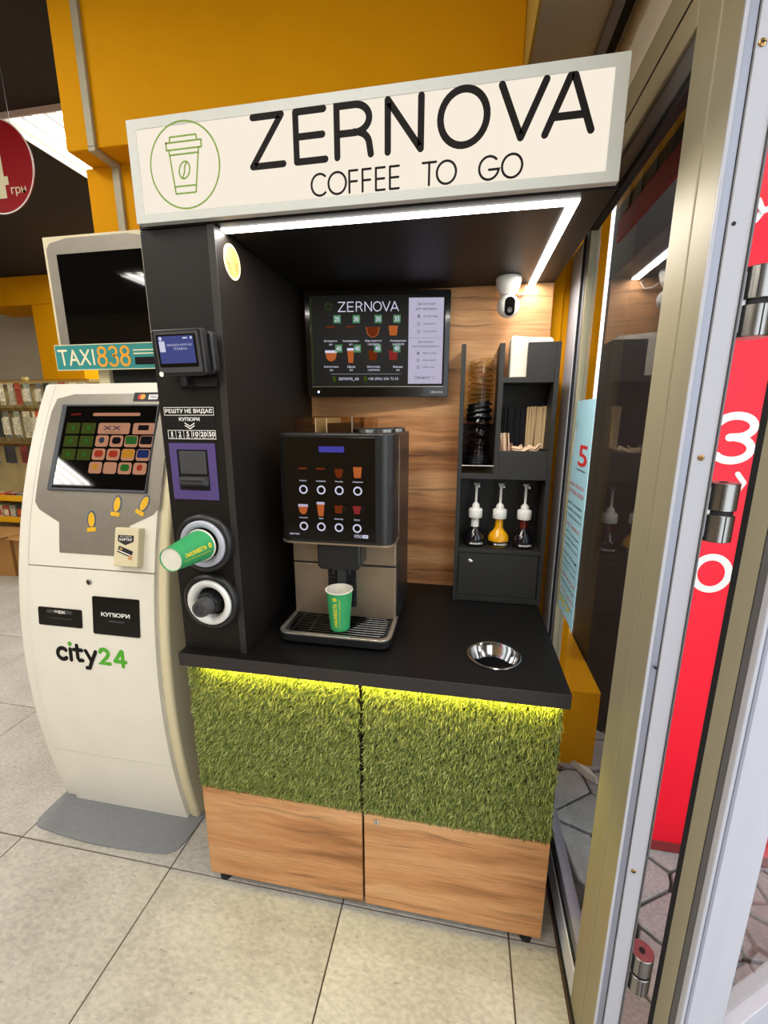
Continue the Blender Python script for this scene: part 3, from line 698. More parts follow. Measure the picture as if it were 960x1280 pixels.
# ------------------------------------------------------------------ menu television
tv = thing('menu_screen', 'wall mounted television showing the drinks menu on the oak back panel', 'television', (.452, .58, 1.72))
u_ = Vector((.474, .072, 0)).normalized(); v_ = Vector((0, -.015, 1)); v_ = (v_-u_*v_.dot(u_)).normalized()
TF = F((.452, .517, 1.720), u_, v_); tw, thh = .2415, .169
B().ring(rrect(-tw, tw, -thh, thh, .006), rrect(-tw+.018, tw-.018, -thh+.036, thh-.019, .002), -.012, .004, TF).build('bezel', M['black_gloss'], tv, bev=.002)
B().prism(rrect(-tw+.004, tw-.004, -thh+.004, thh-.004, .006), -.028, -.012, TF).build('rear_case', M['black_plastic'], tv)
B().box(-.06, .06, -.06, .06, -.062, -.028, TF).build('wall_mount', M['black_plastic'], tv)
B().stroke([[(-tw+.017, -thh+.034), (tw-.02, -thh+.034)]], .0018, TF, .0045).build('trim_line', M['silver_rim'], tv)
B().flat(circ(-tw+.038, -thh+.017, .0035, 12), TF, .0045).build('standby_light', M['led_dot'], tv)
B().text('Liberton', tw-.06, tw-.018, -thh+.012, -thh+.021, TF, .0045).build('maker_lettering', M['silver_rim'], tv)
sc = B().prism([(-tw+.017, -thh+.035), (tw-.017, -thh+.035), (tw-.017, thh-.018), (-tw+.017, thh-.018)], -.010, 0, TF).build('screen', M['screen_matte'], tv)
sl, sr, sb, stp = -tw+.020, tw-.020, -thh+.038, thh-.021
SWd, SHt = sr-sl, stp-sb
def SP(a, b_): return (sl+a*SWd, sb+b_*SHt)         # 0..1 screen coordinates
def sp_rect(b, a0, a1, b0, b1, c=.0008):
    return b.flat([SP(a0, b0), SP(a1, b0), SP(a1, b1), SP(a0, b1)], TF, c)
def sp_text(b, t, a0, a1, b0, b1, c=.0012, off=0.0):
    p, q = SP(a0, b0), SP(a1, b1); return b.text(t, p[0], q[0], p[1], q[1], TF, c, off)
sp_rect(B(), .735, .995, .02, .99).build('instruction_page', M['scr_paper'], sc)
b = B(); r_ = .028
b.annulus(circ(*SP(.135, .90), .0125, 28), circ(*SP(.135, .90), .0112, 28), TF, .0010)
b.stroke([[SP(.118, .925), SP(.152, .925)], [SP(.12, .92), SP(.125, .865), SP(.146, .865), SP(.15, .92)]], .0008, TF, .0010, 6)
sp_rect(b, .0, .004, .02, .99); b.build('emblem_print', M['scr_olive'], sc)
b = B()
def zern(a0, a1, b0, b1):
    w = (a1-a0)/7.35; mm = (b0+b1)/2; out = []
    def X(k, t): return a0+(k*1.06+t)*w
    out += [[(X(0, .08), b1), (X(0, .85), b1), (X(0, .05), b0), (X(0, .9), b0)], [(X(1, .8), b1), (X(1, .12), b1), (X(1, .12), b0), (X(1, .8), b0)], [(X(1, .12), mm), (X(1, .75), mm)],
            [(X(2, .1), b0), (X(2, .1), b1), (X(2, .55), b1), (X(2, .78), b1-.25*(b1-b0)), (X(2, .55), mm), (X(2, .1), mm)], [(X(2, .5), mm), (X(2, .82), b0)],
            [(X(3, .08), b0), (X(3, .08), b1), (X(3, .85), b0), (X(3, .85), b1)], [(X(4, .5)+.47*w*math.cos(R(15*i)), mm+(b1-b0)/2*math.sin(R(15*i))) for i in range(25)],
            [(X(5, .05), b1), (X(5, .5), b0), (X(5, .92), b1)], [(X(6, -.02), b0), (X(6, .42), b1), (X(6, .88), b0)], [(X(6, .12), b0+.28*(b1-b0)), (X(6, .74), b0+.28*(b1-b0))]]
    return [[SP(*q) for q in L] for L in out]
b.stroke(zern(.205, .665, .845, .945), .0030, TF, .0012, 8)
names = [('Еспресо', 'Американо', 'Ристретто', 'Американо'), ('Капучіно', 'Лате', 'Шоколад', 'Какао')]
xs = [(.10, .19), (.235, .36), (.415, .525), (.60, .715)]
for r in range(2):
    for k in range(4):
        mid_ = (xs[k][0]+xs[k][1])/2; zt2 = .50 if r == 0 else .205
        hw = .0062*len(names[r][k])+.006
        sp_text(b, names[r][k], mid_-hw, mid_+hw, zt2, zt2+.028, off=.01)
        if (r, k) in ((0, 2), (0, 3), (1, 2)): sp_text(b, 'з молоком', mid_-.045, mid_+.045, zt2-.035, zt2-.012)
        else: sp_text(b, 'мл', mid_-.012, mid_+.012, zt2-.035, zt2-.015)
sp_text(b, 'zernova_ua', .20, .355, .055, .095); sp_text(b, '+38 (096) 206 72 53', .425, .66, .055, .095)
b.stroke([[SP(.14, .135), SP(.68, .135)]], .0006, TF, .0012, 4)
b.build('screen_lettering', M['scr_white'], sc)
for a_ in (.165, .405): B().stroke([[SP(a_, .06), SP(a_, .095)]], .009, TF, .001, 8).build('contact_icon', M['scr_olive'], sc)
for r in range(2):
    for k in range(4):
        a1 = (.225, .37, .535, .675)[k] if r == 0 else (.232, .375, .53, .675)[k]; bz = .715 if r == 0 else .385
        pt_ = B(); sp_rect(pt_, a1-.055, a1, bz, bz+.09, .0010).build('price_tag', M['scr_green'], sc)
        b = B(); sp_text(b, (('25', '30', '30', '35'), ('40',)*4)[r][k], a1-.046, a1-.009, bz+.018, bz+.072, .0016, off=.02); b.build('price', M['scr_white'], sc)
for r, k, m1, m2, shp in ((0, 0, 'scr_brown', None, 'thin'), (0, 1, 'scr_brown', None, 'thin'), (0, 2, 'scr_brown', 'scr_orange', 'bowl'), (0, 3, 'scr_orange', None, 'glass'),
                          (1, 0, 'scr_orange', 'scr_white', 'bowl'), (1, 1, 'scr_orange', 'scr_white', 'tall'), (1, 2, 'scr_brown', None, 'glass'), (1, 3, 'scr_red', None, 'glass')):
    mid_ = (.145, .295, .465, .62)[k]; z0_ = .565 if r == 0 else .285
    sh = {'thin': [(-.035, .118), (.035, .118), (.035, .102), (-.035, .102)], 'bowl': [(-.045, .105), (.045, .105), (.035, .03), (.015, .0), (-.015, .0), (-.035, .03)],
          'glass': [(-.036, .12), (.036, .12), (.026, .01), (-.026, .01)], 'tall': [(-.026, .13), (.026, .13), (.018, -.02), (-.018, -.02)]}[shp]
    B().flat([SP(mid_+a, z0_+c) for a, c in sh], TF, .0009).build('drink_picture', M[m1], sc)
    if m2 == 'scr_white': B().flat([SP(mid_+sh[0][0]*1.02, z0_+sh[0][1]+.02), SP(mid_+sh[1][0]*1.02, z0_+sh[1][1]+.02), SP(mid_+sh[1][0], z0_+sh[1][1]-.01), SP(mid_+sh[0][0], z0_+sh[0][1]-.01)], TF, .0010).build('milk_foam', M[m2], sc)
    if m2 == 'scr_orange': B().annulus([SP(mid_+a*1.18, z0_+c*1.05-.006) for a, c in sh], [SP(mid_+a*1.02, z0_+c*1.0) for a, c in sh], TF, .0010).build('cup_outline', M[m2], sc)
def line(t, a0, a1, b0, b1): b = B(); sp_text(b, t, a0, a1, b0, b1); b.build('text_line', M['scr_ink'], sc)
line('Інструкція', .80, .93, .905, .94); line('для терміналу', .785, .945, .85, .885)
for k, t in enumerate(('Постав стакан', 'Обери напій', 'Оплати карткою')): line(t, .845, .845+(.105, .09, .10)[k], .775-.085*k, .80-.085*k)
B().stroke([[SP(.738, .545), SP(.992, .545)]], .0006, TF, .0012, 4).build('divider_line', M['scr_ink'], sc)
line('Інструкція', .81, .92, .485, .515); line('для купюроприймача', .765, .965, .435, .465)
for k, t in enumerate(('Внеси купюру', 'Обери напій', 'Забери каву')): line(t, .845, .845+(.105, .10, .09)[k], .36-.08*k, .385-.08*k)
line('Смачного!', .785, .905, .075, .115)
for k, z in enumerate((.787, .702, .617, .372, .292, .212)):
    B().annulus(circ(*SP(.81, z), .0052, 18), circ(*SP(.81, z), .0044, 18), TF, .0012).build('number_ring', M['scr_ink'], sc); line('123123'[k], .806, .814, z-.014, z+.014)
B().annulus(circ(*SP(.93, .095), .005, 16), circ(*SP(.93, .095), .0042, 16), TF, .0012).build('number_ring', M['scr_ink'], sc)
# ------------------------------------------------------------------ security camera under the canopy
cm = thing('security_camera', 'white dome security camera hanging under the canopy above the rack', 'camera', (.868, .515, ZC))
cx, cy = .868, .515
B().lathe([(.037, 0), (.0385, -.004), (.0385, -.010), (.034, -.030), (.026, -.046), (.012, -.053)], up(ZC-.0002, cx, cy), 32).build('base', M['white_plastic'], cm, smooth=60)
hd = F((cx+.003, cy-.002, ZC-.083), Vector((.97, .22, 0)), Vector((0, -.22, .97)))
prof = [(.001, -.034), (.018, -.031), (.029, -.022), (.034, -.008), (.034, .006), (.030, .020), (.024, .0285), (.001, .0290)]
B().lathe(prof, F(hd.o, hd.u, hd.v), 32).build('head', M['white_plastic'], cm, smooth=60)
fp = F(hd(-.004, 0, .0292), hd.u, hd.v)
fc = B().prism(rrect(-.016, .016, -.027, .027, .016, 8), -.002, .001, fp).build('face_plate', M['black_gloss'], cm, smooth=40)
B().lathe([(.0075, .001), (.0075, .0025), (.0055, .0026), (.004, .0016)], F(fp(0, -.010), fp.u, fp.v), 20).build('lens', M['dark_grey'], fc, smooth=40)
tag(B().tube([(.896, .545, ZC-.030), (.905, .565, ZC-.036), (.922, .580, ZC-.034), (.931, .586, ZC-.016), (.926, .587, ZC-.008)], .0018, 8).build('power_cable', M['white_plastic'], smooth=60), 'thin white cable looping from the security camera to the light strip', 'cable')
# ------------------------------------------------------------------ coffee machine
cmx = thing('coffee_machine', 'black countertop coffee machine with eight drink buttons on the worktop', 'coffee machine', (.41, .27, ZT))
mx0, mx1 = .252, .570
B().box(mx0+.006, mx1, .222, .465, ZT+.012, 1.438).build('body', M['black_plastic'], cmx, bev=.004)
for x, y in ((.28, .11), (.54, .11), (.28, .44), (.54, .44)):
    B().lathe([(.014, 0), (.014, .014)], up(ZT, x, y), 14).build('foot', M['rubber'], cmx)
# upper door with rounded front corners
def door_outline(x0, x1, yb, yf, r, n=8):
    p = [(x0, yb)]
    for i in range(n+1): t = R(180+90*i/n); p.append((x0+r+r*math.cos(t), yf+r+r*math.sin(t)))
    for i in range(n+1): t = R(270+90*i/n); p.append((x1-r+r*math.cos(t), yf+r+r*math.sin(t)))
    return p+[(x1, yb)]
dr = B().prism(door_outline(mx0-.002, mx1+.004, .216, .112, .034), 1.142, 1.4405, up(0)).build('front_door', M['black_plastic'], cmx, smooth=35, bev=.002)
B().prism(door_outline(mx0-.004, mx1+.006, .214, .110, .035), 1.1375, 1.1425, up(0)).build('lower_trim', M['champagne'], dr, smooth=35)
B().box(mx1-.001, mx1+.0035, .2165, .2205, 1.150, 1.430).build('side_light_line', M['white_plastic'], dr)
pn = B().prism(rrect(.272, .528, 1.150, 1.432, .006), .0001, .0022, front(.112)).build('glass_panel', M['black_gloss'], cmx, bev=.0006)
MF = front(.1098)
B().flat([(.374, 1.393), (.443, 1.393), (.443, 1.4085), (.374, 1.4085)], MF, .0006).build('display', M['scr_lcd'], pn)
bxs = (.3265, .377, .4275, .4785)
for r, zz in enumerate((1.2915, 1.1885)):
    for k, x in enumerate(bxs):
        x -= .003*r
        B().annulus(circ(x, zz, .0122, 28), circ(x, zz, .0082, 28), MF, .0007).build('button', M['scr_white'], pn)
        b = B(); t = (('Еспресо', 'Американо', 'Капучіно', 'Американо'), ('Капучіно', 'Лате', 'Шоколад', 'Какао'))[r][k]
        hw = (.010, .014, .011, .0145)[k] if r == 0 else (.012, .006, .012, .008)[k]
        b.text(t, x-hw, x+hw, zz+.0215, zz+.0265, MF, .0007, off=.01); b.build('drink_name', M['scr_white'], pn)
        hz = zz+.032+(.006 if r and k > 1 else 0)
        m1 = (('scr_brown', 'scr_brown', 'scr_brown', 'scr_orange'), ('scr_orange', 'scr_orange', 'scr_brown', 'scr_red'))[r][k]
        shp = ((((-.012, .028), (.012, .028), (.012, .023), (-.012, .023)),)*2 + (((-.0125, .026), (.0125, .026), (.009, .008), (.004, .002), (-.004, .002), (-.009, .008)), ((-.012, .032), (.012, .032), (.009, .003), (-.009, .003))),
               (((-.014, .026), (.014, .026), (.010, .008), (.004, .002), (-.004, .002), (-.010, .008)), ((-.011, .034), (.011, .034), (.007, -.002), (-.007, -.002)), ((-.012, .024), (.012, .024), (.009, .002), (-.009, .002)), ((-.012, .024), (.012, .024), (.007, .002), (-.007, .002))))[r][k]
        B().flat([(x+a, hz+c) for a, c in shp], MF, .0006).build('drink_picture', M[m1], pn)
        if r == 1 and k < 2: B().flat([(x+shp[0][0], hz+shp[0][1]+.004), (x+shp[1][0], hz+shp[1][1]+.004), (x+shp[1][0], hz+shp[1][1]-.003), (x+shp[0][0], hz+shp[0][1]-.003)], MF, .0007).build('milk_foam', M['scr_paper'], pn)
        if r == 1 and k > 1: B().stroke([[(x+.012, hz+.020), (x+.020, hz+.018), (x+.014, hz+.004)]], .0008, MF, .0006, 6).build('cup_handle', M['scr_ink'], pn)
B().text('VITRO', .466, .489, 1.1615, 1.171, MF, .0007, off=.01).build('model_lettering', M['scr_white'], pn)
B().prism(rrect(.4905, .506, 1.1615, 1.171, .002), .0003, .0007, MF).build('model_badge', M['scr_white'], pn)
B().text('S1', .495, .502, 1.1635, 1.169, MF, .0010).build('badge_lettering', M['scr_ink'], pn)
B().text('AZKOYEN', .2805, .3095, 1.163, 1.1675, MF, .0007, off=.02).build('maker_lettering', M['scr_white'], pn)
# lower front
B().box(mx0-.002, mx1-.002, .2, .222, 1.0525, 1.137).build('front_panel', M['champagne'], cmx, bev=.003)
B().box(mx0-.002, mx1-.002, .2, .222, .882, 1.0475).build('front_panel', M['champagne'], cmx, bev=.003)
B().box(mx0-.001, mx1-.003, .203, .221, 1.047, 1.053).build('seam', M['rubber'], cmx)
sp_ = B().prism([(.353, 1.137), (.353, 1.068), (.362, 1.058), (.468, 1.058), (.480, 1.072), (.480, 1.137)][::-1], -.075, 0, front(.125)).build('spout_block', M['black_plastic'], cmx, bev=.006)
for x in (.392, .44): B().tube([(x, .15, 1.056), (x, .15, 1.040)], .006, 10).build('nozzle', M['black_plastic'], sp_, smooth=40)
gr = B().prism(rrect(.361, .448, .916, 1.055, .005), .0002, .004, front(.2)).build('spout_guide', M['rubber'], cmx)
for k in range(9): B().box(.367, .386, .192, .1962, .926+.0135*k, .932+.0135*k).build('rib', M['black_plastic'], gr); B().box(.425, .442, .192, .1962, .926+.0135*k, .932+.0135*k).build('rib', M['black_plastic'], gr)
B().box(.392, .419, .190, .1962, .920, 1.05).build('guide_rail', M['dark_grey'], gr)
# drip tray
def tray(x0, x1, yf, yb, r): return door_outline(x0, x1, yb, yf, r)
B().prism(tray(mx0-.004, mx1+.002, .066, .222, .03), ZT+.010, ZT+.031, up(0), tray(mx0-.006, mx1+.004, .064, .222, .032)).build('drip_tray', M['black_plastic'], cmx, smooth=35)
o_ = tray(mx0-.006, mx1+.004, .064, .2215, .032); i_ = tray(mx0+.006, mx1-.008, .077, .2145, .022)
B().ring(o_, i_, ZT+.031, ZT+.037, up(0)).build('tray_rim', M['silver_rim'], cmx, smooth=35, bev=.001)
B().prism(i_, ZT+.026, ZT+.0312, up(0)).build('tray_floor', M['rubber'], cmx)
for k in range(9):
    y = .088+.0132*k; x0, x1 = (mx0+.016, mx1-.018) if 0 < k < 8 else (mx0+.024, mx1-.026)
    B().box(x0, x1, y, y+.0062, ZT+.0312, ZT+.0362).build('grate_slat', M['black_gloss'], cmx, bev=.001, seg=1)
for x in (mx0+.03, .33, .41, .49, mx1-.034): B().box(x, x+.006, .085, .2, ZT+.0305, ZT+.0352).build('grate_bar', M['black_plastic'], cmx)
# hoppers and lids on top
hp = B().ring([(.250, .245), (.432, .245), (.432, .40), (.250, .40)], [(.253, .248), (.429, .248), (.429, .397), (.253, .397)], 1.4385, 1.482, up(0)).build('bean_hopper', M['acrylic'], cmx)
B().box(.249, .433, .244, .401, 1.4822, 1.4862).build('hopper_lid', M['acrylic'], hp)
for x in (.318, .352): B().box(x, x+.002, .246, .398, 1.4385, 1.481).build('divider', M['white_plastic'], hp)
B().box(.429, .4325, .2435, .246, 1.4385, 1.486).build('corner_post', M['silver_rim'], hp)
B().box(.2535, .317, .2485, .396, 1.4388, 1.462).box(.3545, .4285, .2485, .396, 1.4388, 1.466).build('coffee_beans', M['coffee_beans'], hp)
B().box(.434, .472, .34, .42, 1.4385, 1.482).build('powder_hopper', M['acrylic'], cmx)
for x, y, r in ((.462, .285, .030), (.505, .33, .038), (.535, .40, .030)):
    B().lathe([(r, 0), (r, .009), (r-.003, .012), (r-.008, .013), (r-.010, .011)], up(1.4382, x, y), 28).build('canister_lid', M['steel'], cmx, smooth=40)
cup('paper_cup', 'green paper cup standing on the drip tray of the coffee machine', (.417, .122, ZT+.0365), (0, 0, 0), spin=R(3))
# ------------------------------------------------------------------ condiment rack
rk = thing('condiment_rack', 'tall black rack of cubbyholes on the worktop beside the glass', 'rack', (.88, .52, ZT))
rx0, rx1, ry0, ry1 = .733, 1.030, .457, .589
def rb(name, *a, **k): return B().box(*a).build(name, M['rack_black'], rk, bev=.0008, **k)
rb('side_panel', rx0, rx0+.014, ry0, ry1, ZT, 1.706)
rb('side_panel', rx1-.014, rx1, ry0, ry1, ZT, 1.706)
rb('divider', .850, .866, ry0, ry1, 1.302, 1.706)
rb('shelf_board', rx0+.014, rx1-.014, ry0+.001, ry1, 1.283, 1.302)
rb('shelf_board', rx0+.014, rx1-.014, ry0+.001, ry1, 1.028, 1.041)
rb('bottom_board', rx0+.014, rx1-.014, ry0+.001, ry1, ZT+.002, .870)
rb('back_board', rx0+.014, .851, ry1-.006, ry1, .870, 1.46)
rb('back_board', .851, rx1-.014, ry1-.006, ry1, .870, 1.60)
rb('shelf_board', .866, rx1-.014, ry0+.001, ry1-.006, 1.588, 1.604)
rb('front_lip', .866, rx1-.014, ry0+.001, ry0+.013, 1.302, 1.376)
rb('front_lip', .934, rx1-.014, ry0+.001, ry0+.013, 1.604, 1.706)
B().box(rx0+.014, .850, ry0+.001, ry0+.004, 1.302, 1.326).build('clear_lip', M['acrylic'], rk)
B().box(rx0+.014, .850, ry0+.0005, ry0+.0045, 1.3262, 1.3278).build('lip_edge', M['white_plastic'], rk)
ld = B().box(rx0+.016, rx1-.016, ry0+.003, ry0+.018, .872, 1.026).build('drawer_front', M['rack_black'], rk, bev=.001)
fr = front(ry0+.003, .788, .995)
lk = B().lathe([(.0095, 0), (.0095, .004), (.0075, .0055)], fr, 20).build('lock', M['chrome'], ld, smooth=40)
B().box(-.001, .001, -.0045, .0045, .005, .0062, fr).build('keyhole', M['rubber'], lk)
# syrup bottles with pumps
def bottle(x, label, liquid, neckmat, sw):
    t = thing('syrup_bottle', label, 'bottle', (x, .512, 1.0412), 'syrup bottles in the rack')
    fr = up(1.0412, x, .512)
    pr = [(.030, 0), (.033, .003), (.035, .022), (.0345, .034), (.029, .046), (.019, .057), (.0135, .068), (.0125, .098)]
    B().lathe(pr, fr, 28).build('liquid_body', M[liquid], t, smooth=60)
    B().lathe([(.0136, .068), (.0128, .099)], fr, 24, caps=False).build('neck', M[neckmat], t, smooth=60)
    lb = B().lathe([(.0306, .0025), (.0355, .006), (.0356, .022)], fr, 28, caps=False).build('label', M['black_ink'], t, smooth=60)
    V, P, a = text2d('MARIBELL', .01)
    B().add([fr(.0362*math.sin((p-.5)*1.4+.25), -.0362*math.cos((p-.5)*1.4+.25), .010+q*.007) for p, q in V], P).build('label_lettering', M['white_ink'], lb)
    B().lathe([(.0225, .100), (.0235, .102), (.0235, .128), (.0215, .131), (.0135, .134), (.0125, .145), (.008, .150), (.0055, .153)], fr, 28).build('pump_cap', M['white_plastic'], t, smooth=40)
    st_ = B().lathe([(.0042, .152), (.0042, .215)], fr, 14).build('pump_stem', M['white_plastic'], t, smooth=60)
    B().tube([fr(-.004, 0, .213), fr(.004, -.010, .217), fr(.007, -.026, .212)], [.0048, .0045, .0035], 10).build('pump_spout', M['white_plastic'], st_, smooth=60)
    B().lathe([(.006, .212), (.010, .217), (.0115, .221)], fr, 16).build('pump_head', M['white_plastic'], st_, smooth=60)
bottle(.801, 'dark syrup bottle with white neck and pump, nearest the coffee machine', 'liquid_dark', 'white_plastic', 0)
bottle(.883, 'bright yellow syrup bottle with white pump in the rack', 'liquid_yellow', 'liquid_yellow', 0)
bottle(.965, 'dark syrup bottle with amber red neck and white pump, nearest the glass', 'liquid_dark', 'liquid_red', 0)
# cup lids, stacked loosely in the tall slot
def lid_mesh(m):
    return B().lathe([(.0415, .0), (.0425, .003), (.0415, .007), (.037, .008), (.036, .017), (.033, .0185), (.031, .0145), (.002, .014)], up(0), 32, caps=False).build('cup_lid', M[m], smooth=40)
zz = 1.3125
lid_src = {}
for k in range(21):
    kind_ = 'lid_black' if k in (0, 1, 2, 3, 9, 10, 11) else ('lid_brown' if k < 9 else 'lid_clear')
    if kind_ not in lid_src: o = lid_src[kind_] = lid_mesh(kind_)
    else: o = lid_src[kind_].copy(); COL.objects.link(o)
    tl = (0, 0, 0, 0, .05, .10, .22, .30, .25, -.10, -.16, -.12, .04, .0, .05, .08, .1, -.04, .03, .06, .02)[k]
    o.location = (.7985, .525, zz+abs(tl)*.035); o.rotation_euler = (R(-9)+abs(tl)*-.6, tl*.3, k*.7)
    zz += .0125+abs(tl)*.05
    nth = ('topmost', 'second', 'third', 'fourth', 'fifth', 'sixth', 'seventh', 'eighth', 'ninth', 'tenth', 'eleventh', 'twelfth', 'thirteenth', 'fourteenth', 'fifteenth', 'sixteenth', 'seventeenth', 'eighteenth', 'nineteenth', 'twentieth', 'lowest')[20-k]
    nm = {'lid_black': 'black plastic', 'lid_brown': 'brownish see-through', 'lid_clear': 'clear'}[kind_]+' cup lid, '+nth+(' from the top of' if nth not in ('topmost', 'lowest') else ' in')+' the stack in the rack'
    tag(o, nm, 'lid', 'cup lids in the rack')
# napkins: a folded pile standing in the top right slot
nk0 = None
for k in range(16):
    b = B().prism([(0, 0), (.118, 0), (.124, .112), (.118, .118), (.05, .122), (.004, .127), (0, .122)], -.0022, 0, front(0)).prism([(.002, .002), (.116, .002), (.120, .108), (.004, .116)], .0006, .0022, front(0))
    if nk0 is None: nk = nk0 = b.build('paper_napkin', M['white_paper'], bev=.0006, seg=1)
    else: nk = nk0.copy(); COL.objects.link(nk)
    nk.location = (.8845+random.uniform(-.001, .001), .4765+.0052*k, 1.6045); nk.rotation_euler = (R(random.uniform(-.6, .6)), 0, R(random.uniform(-1, 1)))
    nk.scale = (1, 1, random.uniform(.95, 1.0))
    tag(nk, 'white folded paper napkin in the pile filling the top right slot', 'napkin', 'paper napkins in the rack')
# stirrers, straws and sugar sachets in the middle right cubby
src = None
for k in range(22):
    x = .958+(k % 11)*.0051+(.004 if k % 11 > 4 else 0); y = .555+.007*(k//11)
    if src is None: o = src = B().prism(rrect(-.0024, .0024, 0, .14, .0022, 3), -.0008, .0008, front(0)).build('wooden_stirrer', M['stirrer_wood'])
    else: o = src.copy(); COL.objects.link(o)
    o.location = (x, y, 1.3755+random.uniform(0, .004)); o.rotation_euler = (R(2), R(random.uniform(-.6, .9)), R(random.uniform(-20, 20)))
    tag(o, 'pale wooden stirrer standing in the right of the middle cubbyhole', 'stirrer', 'wooden coffee stirrers')
src = None
for k in range(20):
    x = .873+(k % 14)*.0059; y = .557+.010*(k//14)
    if src is None: o = src = B().tube([(0, 0, 0), (0, 0, .136)], .0027, 10).build('drinking_straw', M['straw_black'], smooth=60)
    else: o = src.copy(); COL.objects.link(o)
    o.location = (x, y, 1.3755); o.rotation_euler = (R(random.uniform(-1, 2)), R(random.uniform(-1, 1)), 0)
    tag(o, 'black drinking straw standing at the left of the middle cubbyhole', 'straw', 'black drinking straws')
shf = B().box(.8665, 1.0155, .545, .583, 1.3022, 1.3752).build('inner_tray', M['rack_black'], rk)
src = {}
for k in range(26):
    m_ = 'sachet' if k % 3 else 'sachet_brown'
    if m_ not in src: o = src[m_] = B().prism([(-.005, 0), (.005, 0), (.006, .004), (.006, .056), (.005, .060), (-.005, .060), (-.006, .056), (-.006, .004)], -.0018, .0018, front(0)).build('sugar_sachet', M[m_], bev=.001, seg=1)
    else: o = src[m_].copy(); COL.objects.link(o)
    if k < 5: o.location = (.872+.0065*k, .476+.004*(k % 2), 1.3735); o.rotation_euler = (R(-6), R(-12+5*k), R(20*k))
    else:
        o.location = (.895+.118*((k*7) % 21)/21, .474+.0135*((k*5) % 5), 1.372+.003*(k % 5)); o.rotation_euler = (R(-60-8*(k % 4)), R(-60+25*(k % 6)), R(-50+35*(k % 4)))
    o.scale.z = 1.0 if k < 5 else .62
    tag(o, 'slim sugar sachet in the heap at the front of the middle cubbyhole', 'sachet', 'sugar sachets')
# ------------------------------------------------------------------ payment terminal (left)
TX0, TX1 = -.763, -.177
zi = np.array([0, .259, .43, .673, .85, .993, 1.183, 1.423, 1.586]); yi = np.array([.192, .150, .131, .134, .151, .177, .217, .308, .382])
PC = np.polyfit(zi, yi, 5)
def yp(z): return float(np.polyval(PC, z))
def prof(z0, z1, n): return [(z0+(z1-z0)*i/n) for i in range(n+1)]
pk = thing('payment_terminal', 'white curved self service payment terminal with a second monitor on top', 'payment terminal', (-.47, .4, 0))
def on_front(px, py):
    o, k = ray(px, py); lo, hi = .5, 2.5
    for _ in range(50):
        t = (lo+hi)/2; p = o+k*t
        if p.y > yp(max(0, min(1.6, p.z))): hi = t
        else: lo = t
    return p.x, p.z
class Curved:
    """(x, z, c) on the curved front; c = how far proud of it"""
    def __call__(s, a, b, c=0.0):
        d = (yp(b+.005)-yp(b-.005))/.01; l = math.hypot(1, d); return (a, yp(b)-c/l, b+c*d/l)
CV = Curved()
def skin(b, x0, x1, z0, z1, c0, c1, nz=14, nx=1):
    """a plate following the curved front"""
    zs = prof(z0, z1, nz); n = len(zs)
    q = [CV(x, z, c) for c in (c0, c1) for x in (x0, x1) for z in zs]
    f = []
    for i in range(n-1):
        a, b_, c, d = i, n+i, 2*n+i, 3*n+i
        f += [(c, d, d+1, c+1), (a, a+1, b_+1, b_), (a, c, c+1, a+1), (b_, b_+1, d+1, d)]
    f += [(0, n, 3*n, 2*n), (n-1, 3*n-1, 4*n-1, 2*n-1)]
    return b.add(q, f)
# body: side profile extruded
zs = prof(0.0, 1.60, 26)
sidep = [(yp(z)+.012, z) for z in zs]+[(.60, 1.56), (.63, 1.3), (.63, 0)]
PFm = F((0, 0, 0), (0, 1, 0), (0, 0, 1))      # a=y, b=z, c=+x
B().prism(sidep, TX0+.02, TX1-.02, PFm).build('body', M['white_paint'], pk, smooth=30)
for x0, x1, m_ in ((TX0, -.7065, 'white_paint'), (-.2155, TX1, 'cream_paint')):  # right cheek's cream shading is put into its paint colour
    b = B(); sp2 = [(yp(z)+.006, z) for z in zs]+[(.59, 1.60), (.632, 1.3), (.632, 0)]
    b.prism(sp2, x0, x1, PFm).build('side_cheek', M[m_], pk, smooth=30, bev=.010, seg=3)
fx0, fx1 = -.704, -.218
zA = on_front(110, 711)[1]; zB = on_front(140, 946)[1]
skin(B(), fx0, fx1, .005, zB-.002, -.010, .004).build('lower_panel', M['white_paint'], pk, smooth=30)
sdoor = skin(B(), fx0, fx1, zB+.002, zA-.002, -.010, .004, 20).build('service_door', M['white_paint'], pk, smooth=30)
skin(B(), fx0, fx1, zA+.002, 1.592, -.010, .003, 24).build('upper_panel', M['white_paint'], pk, smooth=30)
skin(B(), -.7064, -.7042, .005, 1.59, -.006, .0022, 40).build('groove_shade_strip', M['alu_grey'], pk, smooth=30)  # grey strip in place of the shaded groove beside the left cheek
# grey fascia plate with stepped lower edge
def curved_poly(b, poly, c, back=None):
    """fill a pixel-free polygon (x, z) on the curved front by slicing it into thin horizontal bands"""
    zmin, zmax = min(p[1] for p in poly), max(p[1] for p in poly); n = max(6, int((zmax-zmin)/.02)); cuts = sorted(set([round(zmin+(zmax-zmin)*i/n, 5) for i in range(n+1)]+[round(p[1], 5) for p in poly]))
    def span(z):
        xs = []
        for p, q in zip(poly, poly[1:]+poly[:1]):
            if (p[1]-z)*(q[1]-z) <= 0 and abs(p[1]-q[1]) > 1e-9: xs.append(p[0]+(q[0]-p[0])*(z-p[1])/(q[1]-p[1]))
        return (min(xs), max(xs)) if xs else None
    for z0_, z1_ in zip(cuts, cuts[1:]):
        s0, s1 = span(z0_+1e-6), span(z1_-1e-6)
        if s0 and s1: b.add([CV(s0[0], z0_, c), CV(s0[1], z0_, c), CV(s1[1], z1_, c), CV(s1[0], z1_, c)], [(0, 1, 2, 3)])
    return b
xm_ = -.4515; half = .240
